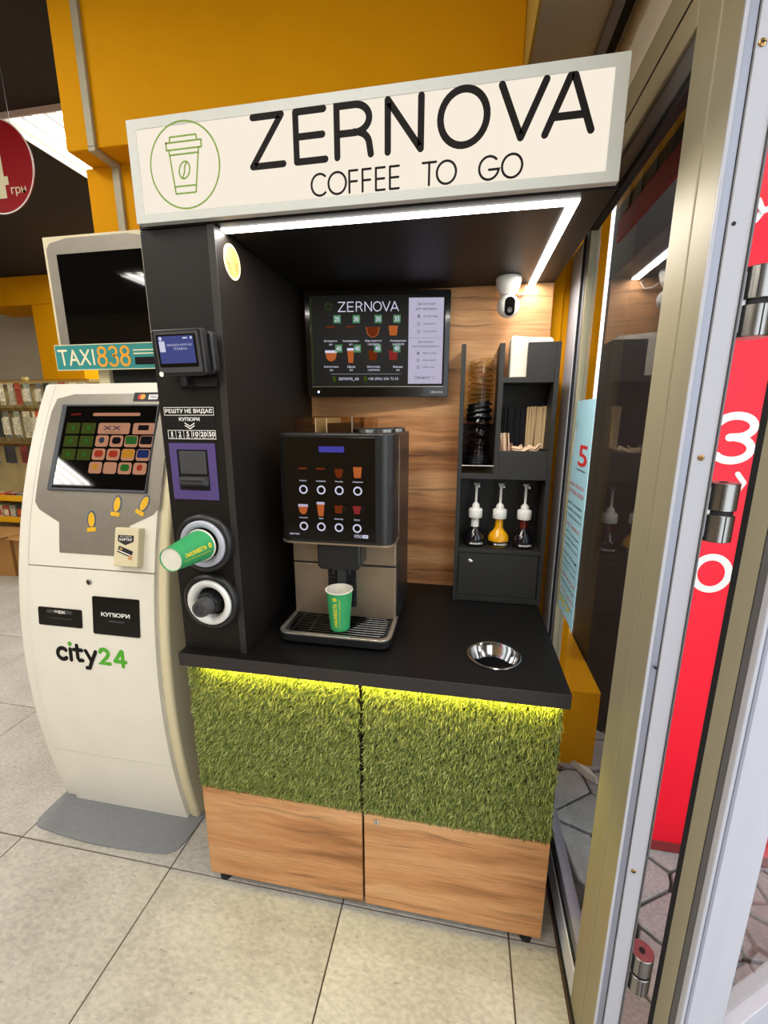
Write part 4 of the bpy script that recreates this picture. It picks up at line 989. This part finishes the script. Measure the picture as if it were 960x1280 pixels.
zt0, zsh, zs1, zbt = 1.560, on_front(45, 632)[1], on_front(73, 649)[1], on_front(120, 698)[1]
curved_poly(B(), [(xm_-.128, zbt+.012), (xm_-.112, zbt), (xm_+.112, zbt), (xm_+.128, zbt+.012), (xm_+.136, zs1-.01), (xm_+half-.02, zsh-.012), (xm_+half, zsh+.012), (xm_+half-.002, 1.50), (xm_+half-.012, 1.545), (xm_+half-.08, zt0), (xm_-half+.08, zt0), (xm_-half+.012, 1.545), (xm_-half+.002, 1.50), (xm_-half, zsh+.012), (xm_-half+.02, zsh-.012), (xm_-.136, zs1-.01)], .0042).build('fascia_plate', M['grey_plate'], pk)
# touch screen, set in the fascia (flat)
za, zb_ = on_front(63, 612)[1], on_front(90, 508)[1]
xa, xb_ = xm_-.196, xm_+.196
p0 = Vector((xm_, yp(za), za)); p1 = Vector((xm_, yp(zb_), zb_)); vv = (p1-p0).normalized(); Hs = (p1-p0).length
TS = F(p0, (1, 0, 0), vv); TS.o = TS.o+TS.w*.0095
B().ring([(-.190, -.002), (.190, -.002), (.190, Hs+.002), (-.190, Hs+.002)], [(-.172, .006), (.1865, .006), (.1865, Hs-.004), (-.172, Hs-.004)], -.016, .0030, TS).build('screen_surround', M['screen_edge'], pk, bev=.001)
ts = B().prism([(-.172, .006), (.1865, .006), (.1865, Hs-.004), (-.172, Hs-.004)], -.012, .0010, TS).build('touch_screen', M['screen_glass'], pk)
def tsr(b, x0, x1, z0_, z1_, c=.0015, r=.006): return b.flat(rrect(x0, x1, z0_, z1_, r, 3), TS, c)
tsr(B(), -.060, .125, Hs*.868, Hs*.905).build('search_bar', M['scr_peach'], ts)
B().text('city24', -.150, -.110, Hs*.868, Hs*.905, TS, .0015).build('screen_logo', M['scr_tile_red'], ts)
for r in range(3):
    for k in range(2):
        tsr(B(), -.158+.062*k, -.103+.062*k, Hs*(.655-.155*r), Hs*(.785-.155*r), r=.003).build('menu_tile', M['scr_tile_olive'], ts)
        B().flat(circ(-.130+.062*k, Hs*(.725-.155*r), .008, 10), TS, .0018).build('tile_icon', M['scr_tile_green'], ts)
for k in range(2):
    tsr(B(), -.030+.135*k, .093+.135*k if k == 0 else .186, Hs*.655, Hs*.785).build('menu_tile', M['scr_peach'], ts)
B().flat([(.125, Hs*.70), (.165, Hs*.70), (.165, Hs*.76), (.125, Hs*.76)], TS, .0019).build('tile_icon', M['scr_tile_dark'], ts)
B().text('ПОПОВНЕННЯ', .0, .06, Hs*.668, Hs*.682, TS, .0019).text('xx', -.01, .06, Hs*.70, Hs*.75, TS, .0019).build('tile_text', M['scr_ink'], ts)
cols = (('scr_ink', 'scr_tile_dark', 'scr_tile_green', 'scr_tile_dark'), ('scr_tile_red', 'scr_tile_red', 'scr_tile_amber', 'scr_tile_blue'), ('scr_tile_amber', 'scr_peach', 'scr_tile_green', 'scr_tile_red'))
for r in range(3):
    for k in range(4):
        x0 = -.032+.0565*k-.004*r; z0_, z1_ = Hs*(.505-.155*r), Hs*(.638-.155*r)
        tsr(B(), x0, min(x0+.050, .189), z0_, z1_, r=.008).build('menu_tile', M['scr_peach'], ts)
        x1 = min(x0+.044, .186)
        if (r, k) in ((0, 2), (0, 3), (1, 2), (1, 3)): b = tsr(B(), x0+.003, x1+.003, z0_+.010, z1_-.002, .0019, .005)
        elif (r, k) in ((1, 0), (0, 1), (1, 1), (2, 2)): b = tsr(B(), x0+.008, x1-.002, z0_+.010, z1_-.006, .0019, .010)
        else: b = B().flat(circ((x0+x1)/2+.002, (z0_+z1_)/2+.003, .011, 14), TS, .0019)
        b.build('tile_icon', M[cols[r][k]], ts)
# details on the white part
kx, kz = on_front(113, 727)
fr = F(CV(kx, kz, .004), (1, 0, 0), Vector((0, (yp(kz+.01)-yp(kz))/.01, 1)))
lk = B().lathe([(.0095, 0), (.0095, .003), (.0075, .005)], fr, 20).build('lock', M['steel'], sdoor, smooth=40)
B().box(-.0011, .0011, -.004, .004, .0045, .0055, fr).build('keyhole', M['rubber'], lk)
def rect_from(px0, py0, px1, py1):
    a = on_front(px0, py0); c = on_front(px1, py1); return a[0], c[0], c[1], a[1]
def frame_at(x0, x1, z0_, z1_, c):
    zc2 = (z0_+z1_)/2; return F(CV((x0+x1)/2, zc2, c), (1, 0, 0), Vector((0, (yp(zc2+.01)-yp(zc2-.01))/.02, 1)))
x0, x1, z0_, z1_ = rect_from(49.5, 757, 105, 785); w_, h_ = (x1-x0)/2, (z1_-z0_)/2; fr = frame_at(x0, x1, z0_, z1_, .003)
sl_ = B().prism(rrect(-w_, w_, -h_, h_, .006), -.004, .003, fr).build('receipt_slot', M['black_gloss'], sdoor)
B().prism(rrect(-w_*.6, w_*.55, h_*.42, h_*.78, .002), .003, .0036, fr).build('slot_plate', M['dark_grey'], sl_)
B().text('ЧЕК', -w_*.22, w_*.28, h_*.42, h_*.76, fr, .0042, off=.02).build('lettering', M['white_ink'], sl_)
B().box(-w_*.5, w_*.55, -h_*.16, -h_*.10, .003, .0037, fr).build('paper_gap', M['dark_grey'], sl_)
x0, x1, z0_, z1_ = rect_from(117, 744, 177, 797); w_, h_ = (x1-x0)/2, (z1_-z0_)/2; fr = frame_at(x0, x1, z0_, z1_, .003)
sl_ = B().prism(rrect(-w_, w_, -h_, h_, .006), -.006, .003, fr).build('banknote_slot', M['black_gloss'], sdoor)
B().text('КУПЮРИ', -w_*.62, w_*.60, -h_*.02, h_*.20, fr, .0036, off=.02).build('lettering', M['white_ink'], sl_)
B().box(-w_*.3, w_*.35, -h_*.30, -h_*.22, .003, .0037, fr).build('bill_gap', M['dark_grey'], sl_)
# wordmark on the service door
gx0, gx1, gz0, gz1 = rect_from(72, 808, 160, 838)
zm0 = gz0+.012
def logo(b, t, x0, x1, z0_, z1_, off):
    V, P, a = text2d(t, off, 3); return b.add([CV(x0+p*(x1-x0), z0_+q*(z1_-z0_), .0048) for p, q in V], P)
gw = gx1-gx0
# letters c, i (stem), t, y and figures: stroked, bold
class CVo:
    def __call__(s, a, b, c=0.0): return CV(a, b, .0046+c)
G = CVo()
def LX(t): return gx0+gw*t
zx = zm0+.045; zbx = zm0+.006; zlow = zm0-.016; sw = .0150
cc = [(LX(.085)+.020*math.cos(R(a)), (zx+zbx)/2+.020*math.sin(R(a))) for a in range(45, 320, 15)]
B().stroke([cc], sw, G, 0, 10).build('letter', M['black_ink'], sdoor)
B().stroke([[(LX(.205), zbx), (LX(.205), zx)]], sw, G, 0, 10).build('letter', M['black_ink'], sdoor)
B().flat(circ(LX(.205), zx+.019, .0085, 18), G).build('letter_dot', M['logo_green'], sdoor)
B().stroke([[(LX(.305), zx+.016), (LX(.305), zbx+.010), (LX(.325), zbx+.001), (LX(.375), zbx+.002)], [(LX(.26), zx), (LX(.375), zx)]], sw*.95, G, 0, 10).build('letter', M['black_ink'], sdoor)
B().stroke([[(LX(.43), zx), (LX(.50), zbx+.004)], [(LX(.575), zx), (LX(.50), zbx-.002), (LX(.47), zlow), (LX(.43), zlow-.001)]], sw*.95, G, 0, 10).build('letter', M['black_ink'], sdoor)
zt2, zb2 = zx+.012, zbx-.001
B().stroke([[(LX(.64)+.0, zt2-.010), (LX(.655), zt2-.002), (LX(.70), zt2), (LX(.745), zt2-.006), (LX(.755), zt2-.016), (LX(.73), zt2-.028), (LX(.645), zb2+.002), (LX(.77), zb2+.002)]], sw*.92, G, 0, 10).build('letter', M['logo_green'], sdoor)
B().stroke([[(LX(.955), zb2-.002), (LX(.955), zt2-.002), (LX(.94), zt2-.001), (LX(.845), zb2+.014), (LX(.995), zb2+.014)]], sw*.92, G, 0, 10).build('letter', M['logo_green'], sdoor)
# stickers
fr_ = []
for px, py, ang in ((116, 651, -6), (147.5, 632, 6), (181, 631, 24)):
    x, z = on_front(px, py); fr = frame_at(x-.01, x+.01, z-.02, z+.02, .0046)
    fr = F(fr.o, fr.u*math.cos(R(ang))+fr.v*math.sin(R(-ang)), fr.v*math.cos(R(ang))+fr.u*math.sin(R(ang)))
    b0 = B().prism(circ(0, .004, .0165, 20, .030), 0, .0006, fr).build('sticker', M['sticker_blue'], pk)
    B().flat(circ(0, .004, .0125, 20, .025), fr, .0009).build('sticker_print', M['sticker_yellow'], b0)
    B().flat(rrect(-.017, .017, -.036, -.022, .002), fr, .0011).build('sticker_band', M['sticker_yellow'], b0)
x0, x1, z0_, z1_ = rect_from(170, 491, 205, 503); w_, h_ = (x1-x0)/2, abs(z1_-z0_)/2; fr = frame_at(x0, x1, z0_, z1_, .0048)
pl_ = B().prism(rrect(-w_, w_, -h_, h_, .002), 0, .0006, fr).build('card_sticker', M['dark_ink'], pk)
B().flat(circ(-w_*.55, 0, h_*.6, 14), fr, .0009).build('card_mark', M['red_ink'], pl_)
B().flat(circ(-w_*.38, 0, h_*.6, 14), fr, .0010).build('card_mark', M['orange_ink'], pl_)
B().flat([(-.0, -h_*.6), (w_*.6, -h_*.6), (w_*.6, h_*.5), (0, h_*.5)], fr, .0009).build('card_panel', M['white_ink'], pl_)
B().text('VISA', w_*.08, w_*.52, -h_*.3, h_*.2, fr, .0012, off=.01).build('lettering', M['blue_ink'], pl_)
# card reader box
x0, x1, z0_, z1_ = rect_from(152.5, 658, 180, 709); w_, h_ = (x1-x0)/2, (z1_-z0_)/2; fr = frame_at(x0, x1, z0_, z1_, .003)
cbx = B().prism(rrect(-w_, w_, -h_, h_, .004), -.006, .026, fr).build('card_box', M['cream_paint'], pk, bev=.004)
B().flat([(-w_*.68, h_*.62), (-w_*.68, h_*.30), (-w_*.05, h_*.10), (w_*.62, h_*.30), (w_*.62, h_*.62)], fr, .0266).build('arrow_print', M['dark_ink'], cbx)
B().text('ВСТАВТЕ', -w_*.5, w_*.45, h_*.52, h_*.58, fr, .027).text('КАРТКУ', -w_*.55, w_*.5, h_*.33, h_*.47, fr, .027, off=.02).build('lettering', M['white_ink'], cbx)
ca, sa = math.cos(R(-18)), math.sin(R(-18))
def rot(q, cx=-.002, cy=-h_*.22): return [(cx+a*ca-b*sa, cy+a*sa+b*ca) for a, b in q]
B().flat(rot([(-w_*.62, -h_*.17), (w_*.62, -h_*.17), (w_*.62, h_*.17), (-w_*.62, h_*.17)]), fr, .0266).build('card_print', M['dark_ink'], cbx)
B().flat(rot([(-w_*.62, -h_*.10), (w_*.62, -h_*.10), (w_*.62, -h_*.05), (-w_*.62, -h_*.05)]), fr, .0269).build('card_stripe', M['white_ink'], cbx)
B().flat(rot([(-w_*.5, h_*.0), (-w_*.28, h_*.0), (-w_*.28, h_*.1), (-w_*.5, h_*.1)]), fr, .0269).build('chip_print', M['gold_sticker'], cbx)
B().flat(rot([(w_*.42, -h_*.30), (w_*.68, -h_*.30), (w_*.72, -h_*.10), (w_*.45, -h_*.06)]), fr, .0272).build('thumb_print', M['skin_orange'], cbx)
# foot plate
fpn = [(-.775, .24), (-.774, .12), (-.768, .062), (-.70, .050), (-.50, .034), (-.27, .044), (-.185, .054), (-.168, .11), (-.160, .21)]
for _ in range(3): fpn = [fpn[0]]+[q for a, b in zip(fpn, fpn[1:]) for q in ((a[0]*.75+b[0]*.25, a[1]*.75+b[1]*.25), (a[0]*.25+b[0]*.75, a[1]*.25+b[1]*.75))]+[fpn[-1]]
B().prism(fpn+[(-.160, .62), (-.775, .62)], 0, .006, up(0)).build('foot_plate', M['foot_grey'], pk, bev=.002)
# upper monitor
HY = .40
HF = front(HY); hx0, hx1, hz0, hz1 = -.685, -.255, 1.655, 2.078
mo = B().prism(rrect(hx0, hx1, hz0, hz1, .004), -.06, 0, HF).build('monitor_case', M['cream_paint'], pk, bev=.004)
ob = [(hx0+.014, hz0), (hx1-.014, hz0), (hx1-.014, hz1-.040), (hx1-.03, hz1-.022), (hx1-.10, hz1-.010), (hx0+.10, hz1-.010), (hx0+.03, hz1-.022), (hx0+.014, hz1-.040)]
B().prism(ob, 0, .003, HF).build('monitor_bezel', M['grey_plate'], mo)
B().prism([(-.632, 1.722), (-.308, 1.722), (-.308, 2.020), (-.632, 2.020)], .003, .0045, HF).build('monitor_screen', M['screen_glass'], mo)
B().box(-.556, -.512, .42, .46, 1.585, 1.66).build('monitor_post', M['cream_paint'], pk, bev=.003)
B().box(-.505, -.30, .43, .62, 1.565, 1.65).build('dark_rear_box', M['rubber'], pk, bev=.003)  # dark box put in behind and right of the post
tp = thing('taxi_plaque', 'teal advertising plaque with white and orange lettering under the upper monitor', 'plaque', (-.47, HY, 1.645))
B().box(-.690, -.250, HY-.012, HY-.006, 1.645, 1.731).build('board', M['teal'], tp, bev=.001)
B().ring([(-.690, 1.645), (-.250, 1.645), (-.250, 1.731), (-.690, 1.731)], [(-.6885, 1.6475), (-.2515, 1.6475), (-.2515, 1.7285), (-.6885, 1.7285)], -.001, .0005, front(HY-.0125)).build('edge_trim', M['cream_ink'], tp)
QF = front(HY-.0122)
xs_ = -.677
for L in ([[(-.677, 1.7115), (-.643, 1.7115)], [(-.660, 1.7115), (-.657, 1.664)]], [[(-.632, 1.664), (-.617, 1.7115), (-.596, 1.664)], [(-.626, 1.680), (-.603, 1.680)]], [[(-.585, 1.7115), (-.552, 1.664)], [(-.552, 1.7115), (-.587, 1.664)]], [[(-.537, 1.7115), (-.535, 1.664)]]):
    B().stroke(L, .0072, QF, 0, 8).build('letter', M['cream_ink'], tp)
def fig8(cx, cz, s): return [[(cx+.0145*s*math.cos(R(20*i)), cz+.0155+.0135*math.sin(R(20*i))) for i in range(19)], [(cx+.0165*s*math.cos(R(20*i)), cz-.0155+.0165*math.sin(R(20*i))) for i in range(19)]]
def fig3(cx, cz): return [[(cx+.0145*math.cos(R(a)), cz+.0155+.0135*math.sin(R(a))) for a in range(150, -91, -20)]+[(cx+.0165*math.cos(R(a)), cz-.0155+.0165*math.sin(R(a))) for a in range(90, -161, -20)]]
for L in (fig8(-.500, 1.690, 1), fig3(-.456, 1.690), fig8(-.409, 1.690, 1)): B().stroke(L, .0088, QF, 0, 8).build('figure', M['orange_ink'], tp)
B().box(-.375, -.27, HY-.0128, HY-.0121, 1.705, 1.709).box(-.375, -.27, HY-.0128, HY-.0121, 1.694, 1.698).build('fine_print', M['cream_ink'], tp)
B().prism(rrect(-.372, -.27, 1.660, 1.684, .003), .0, .0006, QF).build('store_badge', M['black_ink'], tp)
# ------------------------------------------------------------------ conduit, hanging sign
cdt = thing('cable_conduit', 'pale grey cable conduit running down the yellow beam and wall', 'conduit', (-.56, .65, 1.2))
B().box(-.576, -.548, .532, .545, 2.4005, 2.998).build('upper_run', M['conduit_grey'], cdt, bev=.002)
B().box(-.576, -.548, .532, .649, 2.386, 2.400).build('under_run', M['conduit_grey'], cdt, bev=.002)
B().box(-.578, -.548, .636, .649, 1.2, 2.386).build('lower_run', M['conduit_grey'], cdt, bev=.002)
ds = thing('price_disc', 'round red hanging price sign with white figure four at the left edge', 'sign', (-1.425, .955, 2.62))
DFc = front(.955, -1.437, 2.62)
B().lathe([(.193, -.006), (.195, -.003), (.193, 0)], DFc, 56).build('disc', M['red_sign'], ds, smooth=30)
B().annulus(circ(0, 0, .196, 64), circ(0, 0, .190, 64), DFc, .0008).build('white_rim', M['white_ink'], ds)
B().text('4', -.105, .045, -.13, .05, DFc, .0008, off=.03).build('figure', M['cream_ink'], ds)
B().text('грн', .052, .135, -.125, -.088, DFc, .0008, off=.01).build('lettering', M['cream_ink'], ds)
for dx in (-.10, .10): B().tube([DFc(dx, .165, -.003), (-1.437+dx, .955, 3.0)], .0012, 6).build('wire', M['alu_grey'], ds)
# ------------------------------------------------------------------ shelving far left
gd = thing('shelf_unit', 'steel shop shelving unit with hanging packs behind the payment terminal', 'shelf', (-3.5, 2.7, 0))
gx0, gx1 = -4.5, -2.6
B().box(gx0, gx1, 2.74, 2.76, 0, 1.83).build('back_board', M['shelf_back'], gd)
for x in (gx0, gx1-.04, -3.55): B().box(x, x+.04, 2.70, 2.74, 0, 1.86).build('upright', M['shelf_steel'], gd)
for z in (.700, .480):
    sb_ = B().box(gx0, gx1, 2.50, 2.74, z-.03, z-.012).build('shelf_board', M['shelf_steel'], gd)
    B().box(gx0, gx1, 2.485, 2.50, z-.045, z+.012).build('price_rail', M['rail_yellow'], sb_)
B().box(gx0, gx1, 2.50, 2.74, .02, .04).build('base_board', M['shelf_steel'], gd)
for z in (1.80, 1.545, 1.215):
    B().box(gx0, gx1, 2.66, 2.74, z-.006, z+.006).build('hook_bar', M['shelf_steel'], gd)
    B().box(gx0, gx1, 2.500, 2.506, z-.012, z+.016).build('label_rail', M['acrylic'], gd)
pal = ('#8f9a8c', '#c2b9a0', '#6b6f70', '#a84a3a', '#c6502a', '#33363e', '#d8cfae', '#7a3030')
for i, c in enumerate(pal): mat('pack_%d' % i, c, .3, noise=.45, nscale=40, coat=.4)
pk_src = {}
rows = ((1.79, .20, (6, 1, 3, 0, 2, 5, 0, 3), '%s carded pack hanging on the top hooks of the shelving'), (1.53, .25, (2, 0, 1, 6, 4, 4, 4, 5), '%s carded pack hanging on the middle hooks of the shelving'), (1.20, .17, (5, 7, 5, 1, 5, 3, 2, 5), '%s carded pack hanging on the lower hooks of the shelving'))
for ri, (zt3, hh_, cs, lab) in enumerate(rows):
    for k in range(18):
        x = -4.40+.098*k; c = cs[k % 8]; key = (ri, c)
        if key not in pk_src:
            o = thing('hanging_pack', lab % ('greyish green', 'beige', 'grey', 'dull red', 'bright orange', 'near black', 'cream', 'dark red')[c], 'pack', (0, 0, 0), 'packs hanging on the shelving', local=True)
            B().prism(rrect(-.038, .038, -hh_, 0, .006, 2), -.002, 0, front(0)).build('card', M['pack_%d' % c], o)
            B().prism(rrect(-.030, .030, -hh_+.02, -.05, .012, 3), 0, .028, front(0), rrect(-.024, .024, -hh_+.03, -.06, .010, 3)).build('blister', M['bottle_glass'] if c % 2 else M['pack_1'], o)
            B().tube([(0, .11, -.012), (0, -.01, -.012)], .003, 6).build('hook', M['steel'], o); pk_src[key] = o
        else: o = copy_tree(pk_src[key])
        o.location = (x+random.uniform(-.006, .006), 2.545+random.uniform(-.02, .03), zt3); o.rotation_euler = (0, 0, R(random.uniform(-12, 12)))
jar = None
for k in range(22):
    o = thing('boxed_good', 'small upright carton on the lower shelf between the yellow price rails', 'carton', (-4.42+.083*k, 2.54, .468+.0005), 'cartons on the lower shelf', local=True)
    h_ = random.uniform(.12, .15)
    B().box(-.036, .036, 0, .10, 0, h_).build('box', M['pack_%d' % ((k*5) % 8)], o, bev=.002); B().box(-.028, .028, -.0008, 0, .02, h_*.7).build('front_print', M['pack_%d' % ((k*3+1) % 8)], o)
for k in range(14):
    o = thing('flat_packet', 'flat packet lying on the upper shelf above the yellow price rail', 'packet', (-4.40+.13*k, 2.525, .6885), 'packets on the upper shelf', local=True, rot=(0, 0, R(random.uniform(-15, 15))))
    B().prism(rrect(-.055, .055, 0, .14, .01, 3), 0, .035, up(0), rrect(-.045, .045, .01, .13, .01, 3)).build('pouch', M['pack_%d' % ((k*3) % 8)], o, bev=.004); B().box(-.03, .03, .03, .10, .035, .0356).build('front_print', M['pack_6'], o)
for k, (x, y, w_, d_, h_, l) in enumerate(((-3.62, 2.30, .46, .30, .40, 'brown cardboard box on the floor under the shelving, nearest the terminal'), (-4.12, 2.31, .44, .30, .36, 'brown cardboard box on the floor at the left edge'), (-3.14, 2.31, .42, .30, .38, 'brown cardboard box on the floor hidden behind the terminal'))):
    o = thing('cardboard_box', l, 'box', (x, y, .0005), 'cardboard boxes under the shelving', local=True, rot=(0, 0, R(3-4*k)))
    B().box(-w_/2, w_/2, -d_/2, d_/2, 0, h_).build('carton_body', M['cardboard'], o, bev=.003)
    B().box(-w_/2, w_/2, -d_/2-.06, -d_/2, h_-.006, h_-.002).build('flap', M['cardboard'], o)
    B().box(-.03, .03, -d_/2-.001, -d_/2, 0, h_-.008).build('tape', M['sachet'], o)
# ------------------------------------------------------------------ outside
tag(B().box(1.131, 1.212, .755, 1.3, -.044, 3.4).build('yellow_pier', M['yellow_wall'], bev=.006), 'narrow yellow painted building pier standing outside the glass', 'pillar')
tag(B().box(1.214, 1.364, .755, 1.75, -.044, .345).build('yellow_plinth', M['yellow_wall'], bev=.006), 'low yellow painted plinth on the paving outside the glass', 'plinth')
bn = thing('red_banner', 'tall red outdoor advertising board with big white figures seen past the door hinges', 'advertising board', (1.85, .42, -.02))
B().box(1.40, 2.55, .40, .43, -.018, 2.6).build('board', M['banner_red'], bn, bev=.003)
B().box(1.40, 2.55, .395, .40, -.018, .02).build('foot_rail', M['fascia_red'], bn)
BF = front(.3995)
def digit3(cx, cz, w, h): return [[(cx+w*math.cos(R(a)), cz+h*.26+h*.24*math.sin(R(a))) for a in range(155, -71, -15)]+[(cx-w*.25, cz+h*.02)], [(cx+w*.1, cz+h*.02)]+[(cx+w*1.02*math.cos(R(a)), cz-h*.24+h*.26*math.sin(R(a))) for a in range(80, -156, -15)]]
B().stroke(digit3(1.500, 1.425, .046, .125), .022, BF, .0006, 10).build('figure', M['white_ink'], bn)
B().annulus(circ(1.502, 1.022, .058, 40, .062), circ(1.502, 1.022, .037, 40, .041), BF, .0006).build('figure', M['white_ink'], bn)
B().stroke([[(1.462, 2.02), (1.475, 1.995), (1.462, 1.975)], [(1.475, 1.995), (1.49, 2.0)]], .014, BF, .0006, 8).build('mark', M['white_ink'], bn)
B().stroke([[(1.525, 1.325), (1.545, 1.30), (1.53, 1.27)]], .014, BF, .0006, 8).build('mark', M['white_ink'], bn)
tag(B().box(1.37, 4.2, 1.0, 1.3, -.044, 3.4).box(1.214, 1.37, 1.76, 2.0, -.044, 3.4).build('neighbour_wall', M['outer_dark']), 'dark neighbouring wall outside behind the red advertising board', 'wall')
aw = thing('awning', 'dark pleated awning valance with a red border outside the glass', 'awning', (1.25, .4, 2.13))
B().box(1.296, 1.306, -.20, .98, 2.134, 2.212).build('red_border', M['fascia_red'], aw)
for k in range(21): B().box(1.294 if k % 2 else 1.299, 1.304 if k % 2 else 1.309, -.20+.0562*k, -.20+.0562*k+.0545, 2.2125, 2.40).build('pleat', M['pleat_grey'], aw)
B().box(1.225, 1.31, -.20, .98, 2.401, 2.43).build('top_board', M['pleat_grey'], aw)
ps = thing('window_poster', 'light blue poster with a red figure five stuck inside the glass panel', 'poster', (1.099, .37, .84))
WF = inward(1.0992)
B().box(1.0994, 1.1006, .305, .545, .842, 1.533).build('sheet', M['poster_blue'], ps)
B().text('5', -.425, -.325, 1.338, 1.402, WF, .0004, off=.01).build('figure', M['red_ink'], ps)
B().text('гривень', -.43, -.33, 1.322, 1.330, WF, .0004).build('text_line', M['dark_ink'], ps)
zz = 1.27
for k, (t, h_) in enumerate((('МОЙКА ВІКОН', .014), ('ПОБУТОВА ХІМІЯ', .014), ('прання та чищення', .009), ('килими, пледи', .009), ('ковдри', .009), ('ДОСТАВКА', .012), ('по місту щодня', .009), ('без вихідних', .009), ('зі знижкою', .009), ('Салон', .012), ('приймання речей', .009), ('консультація', .009), ('ЗНИЖКИ', .011), ('постійним клієнтам', .009), ('АКЦІЯ', .011), ('кожної середи', .009))):
    B().text(t, -.535, -.325, zz, zz+h_, WF, .0004).build('text_line', M['red_ink' if t.isupper() else 'dark_ink'], ps); zz -= h_+.011+(.012 if k in (1, 4, 8, 11, 13) else 0)
B().text('ТЕЛЕФОН', -.53, -.33, .905, .925, WF, .0004).build('text_line', M['white_ink'], ps)
B().text('067', -.52, -.345, .868, .892, WF, .0004, off=.02).build('text_line', M['yellow_ink'], ps)
B().stroke([[(-.505, 1.36), (-.49, 1.42), (-.475, 1.455)]], .010, WF, .0004, 8).stroke([[(-.475+.028*math.cos(R(60*i)), 1.455+.028*math.sin(R(60*i))) if i % 2 else (-.475, 1.455) for i in range(7)]], .006, WF, .0004, 6).build('brush_print', M['white_ink'], ps)
lt = tag(B().prism([(0, 0), (.05, -.02), (.075, -.075), (.06, -.08), (.02, -.045), (-.02, .02)], 0, .028, up(0), [(.005, -.004), (.04, -.02), (.066, -.070), (.058, -.074), (.024, -.04), (-.008, .012)]).build('paper_litter', M['white_paper'], bev=.004), 'crumpled white paper lying on the paving at the foot of the yellow pier', 'litter')
lt.location = (1.29, .735, -.0185)
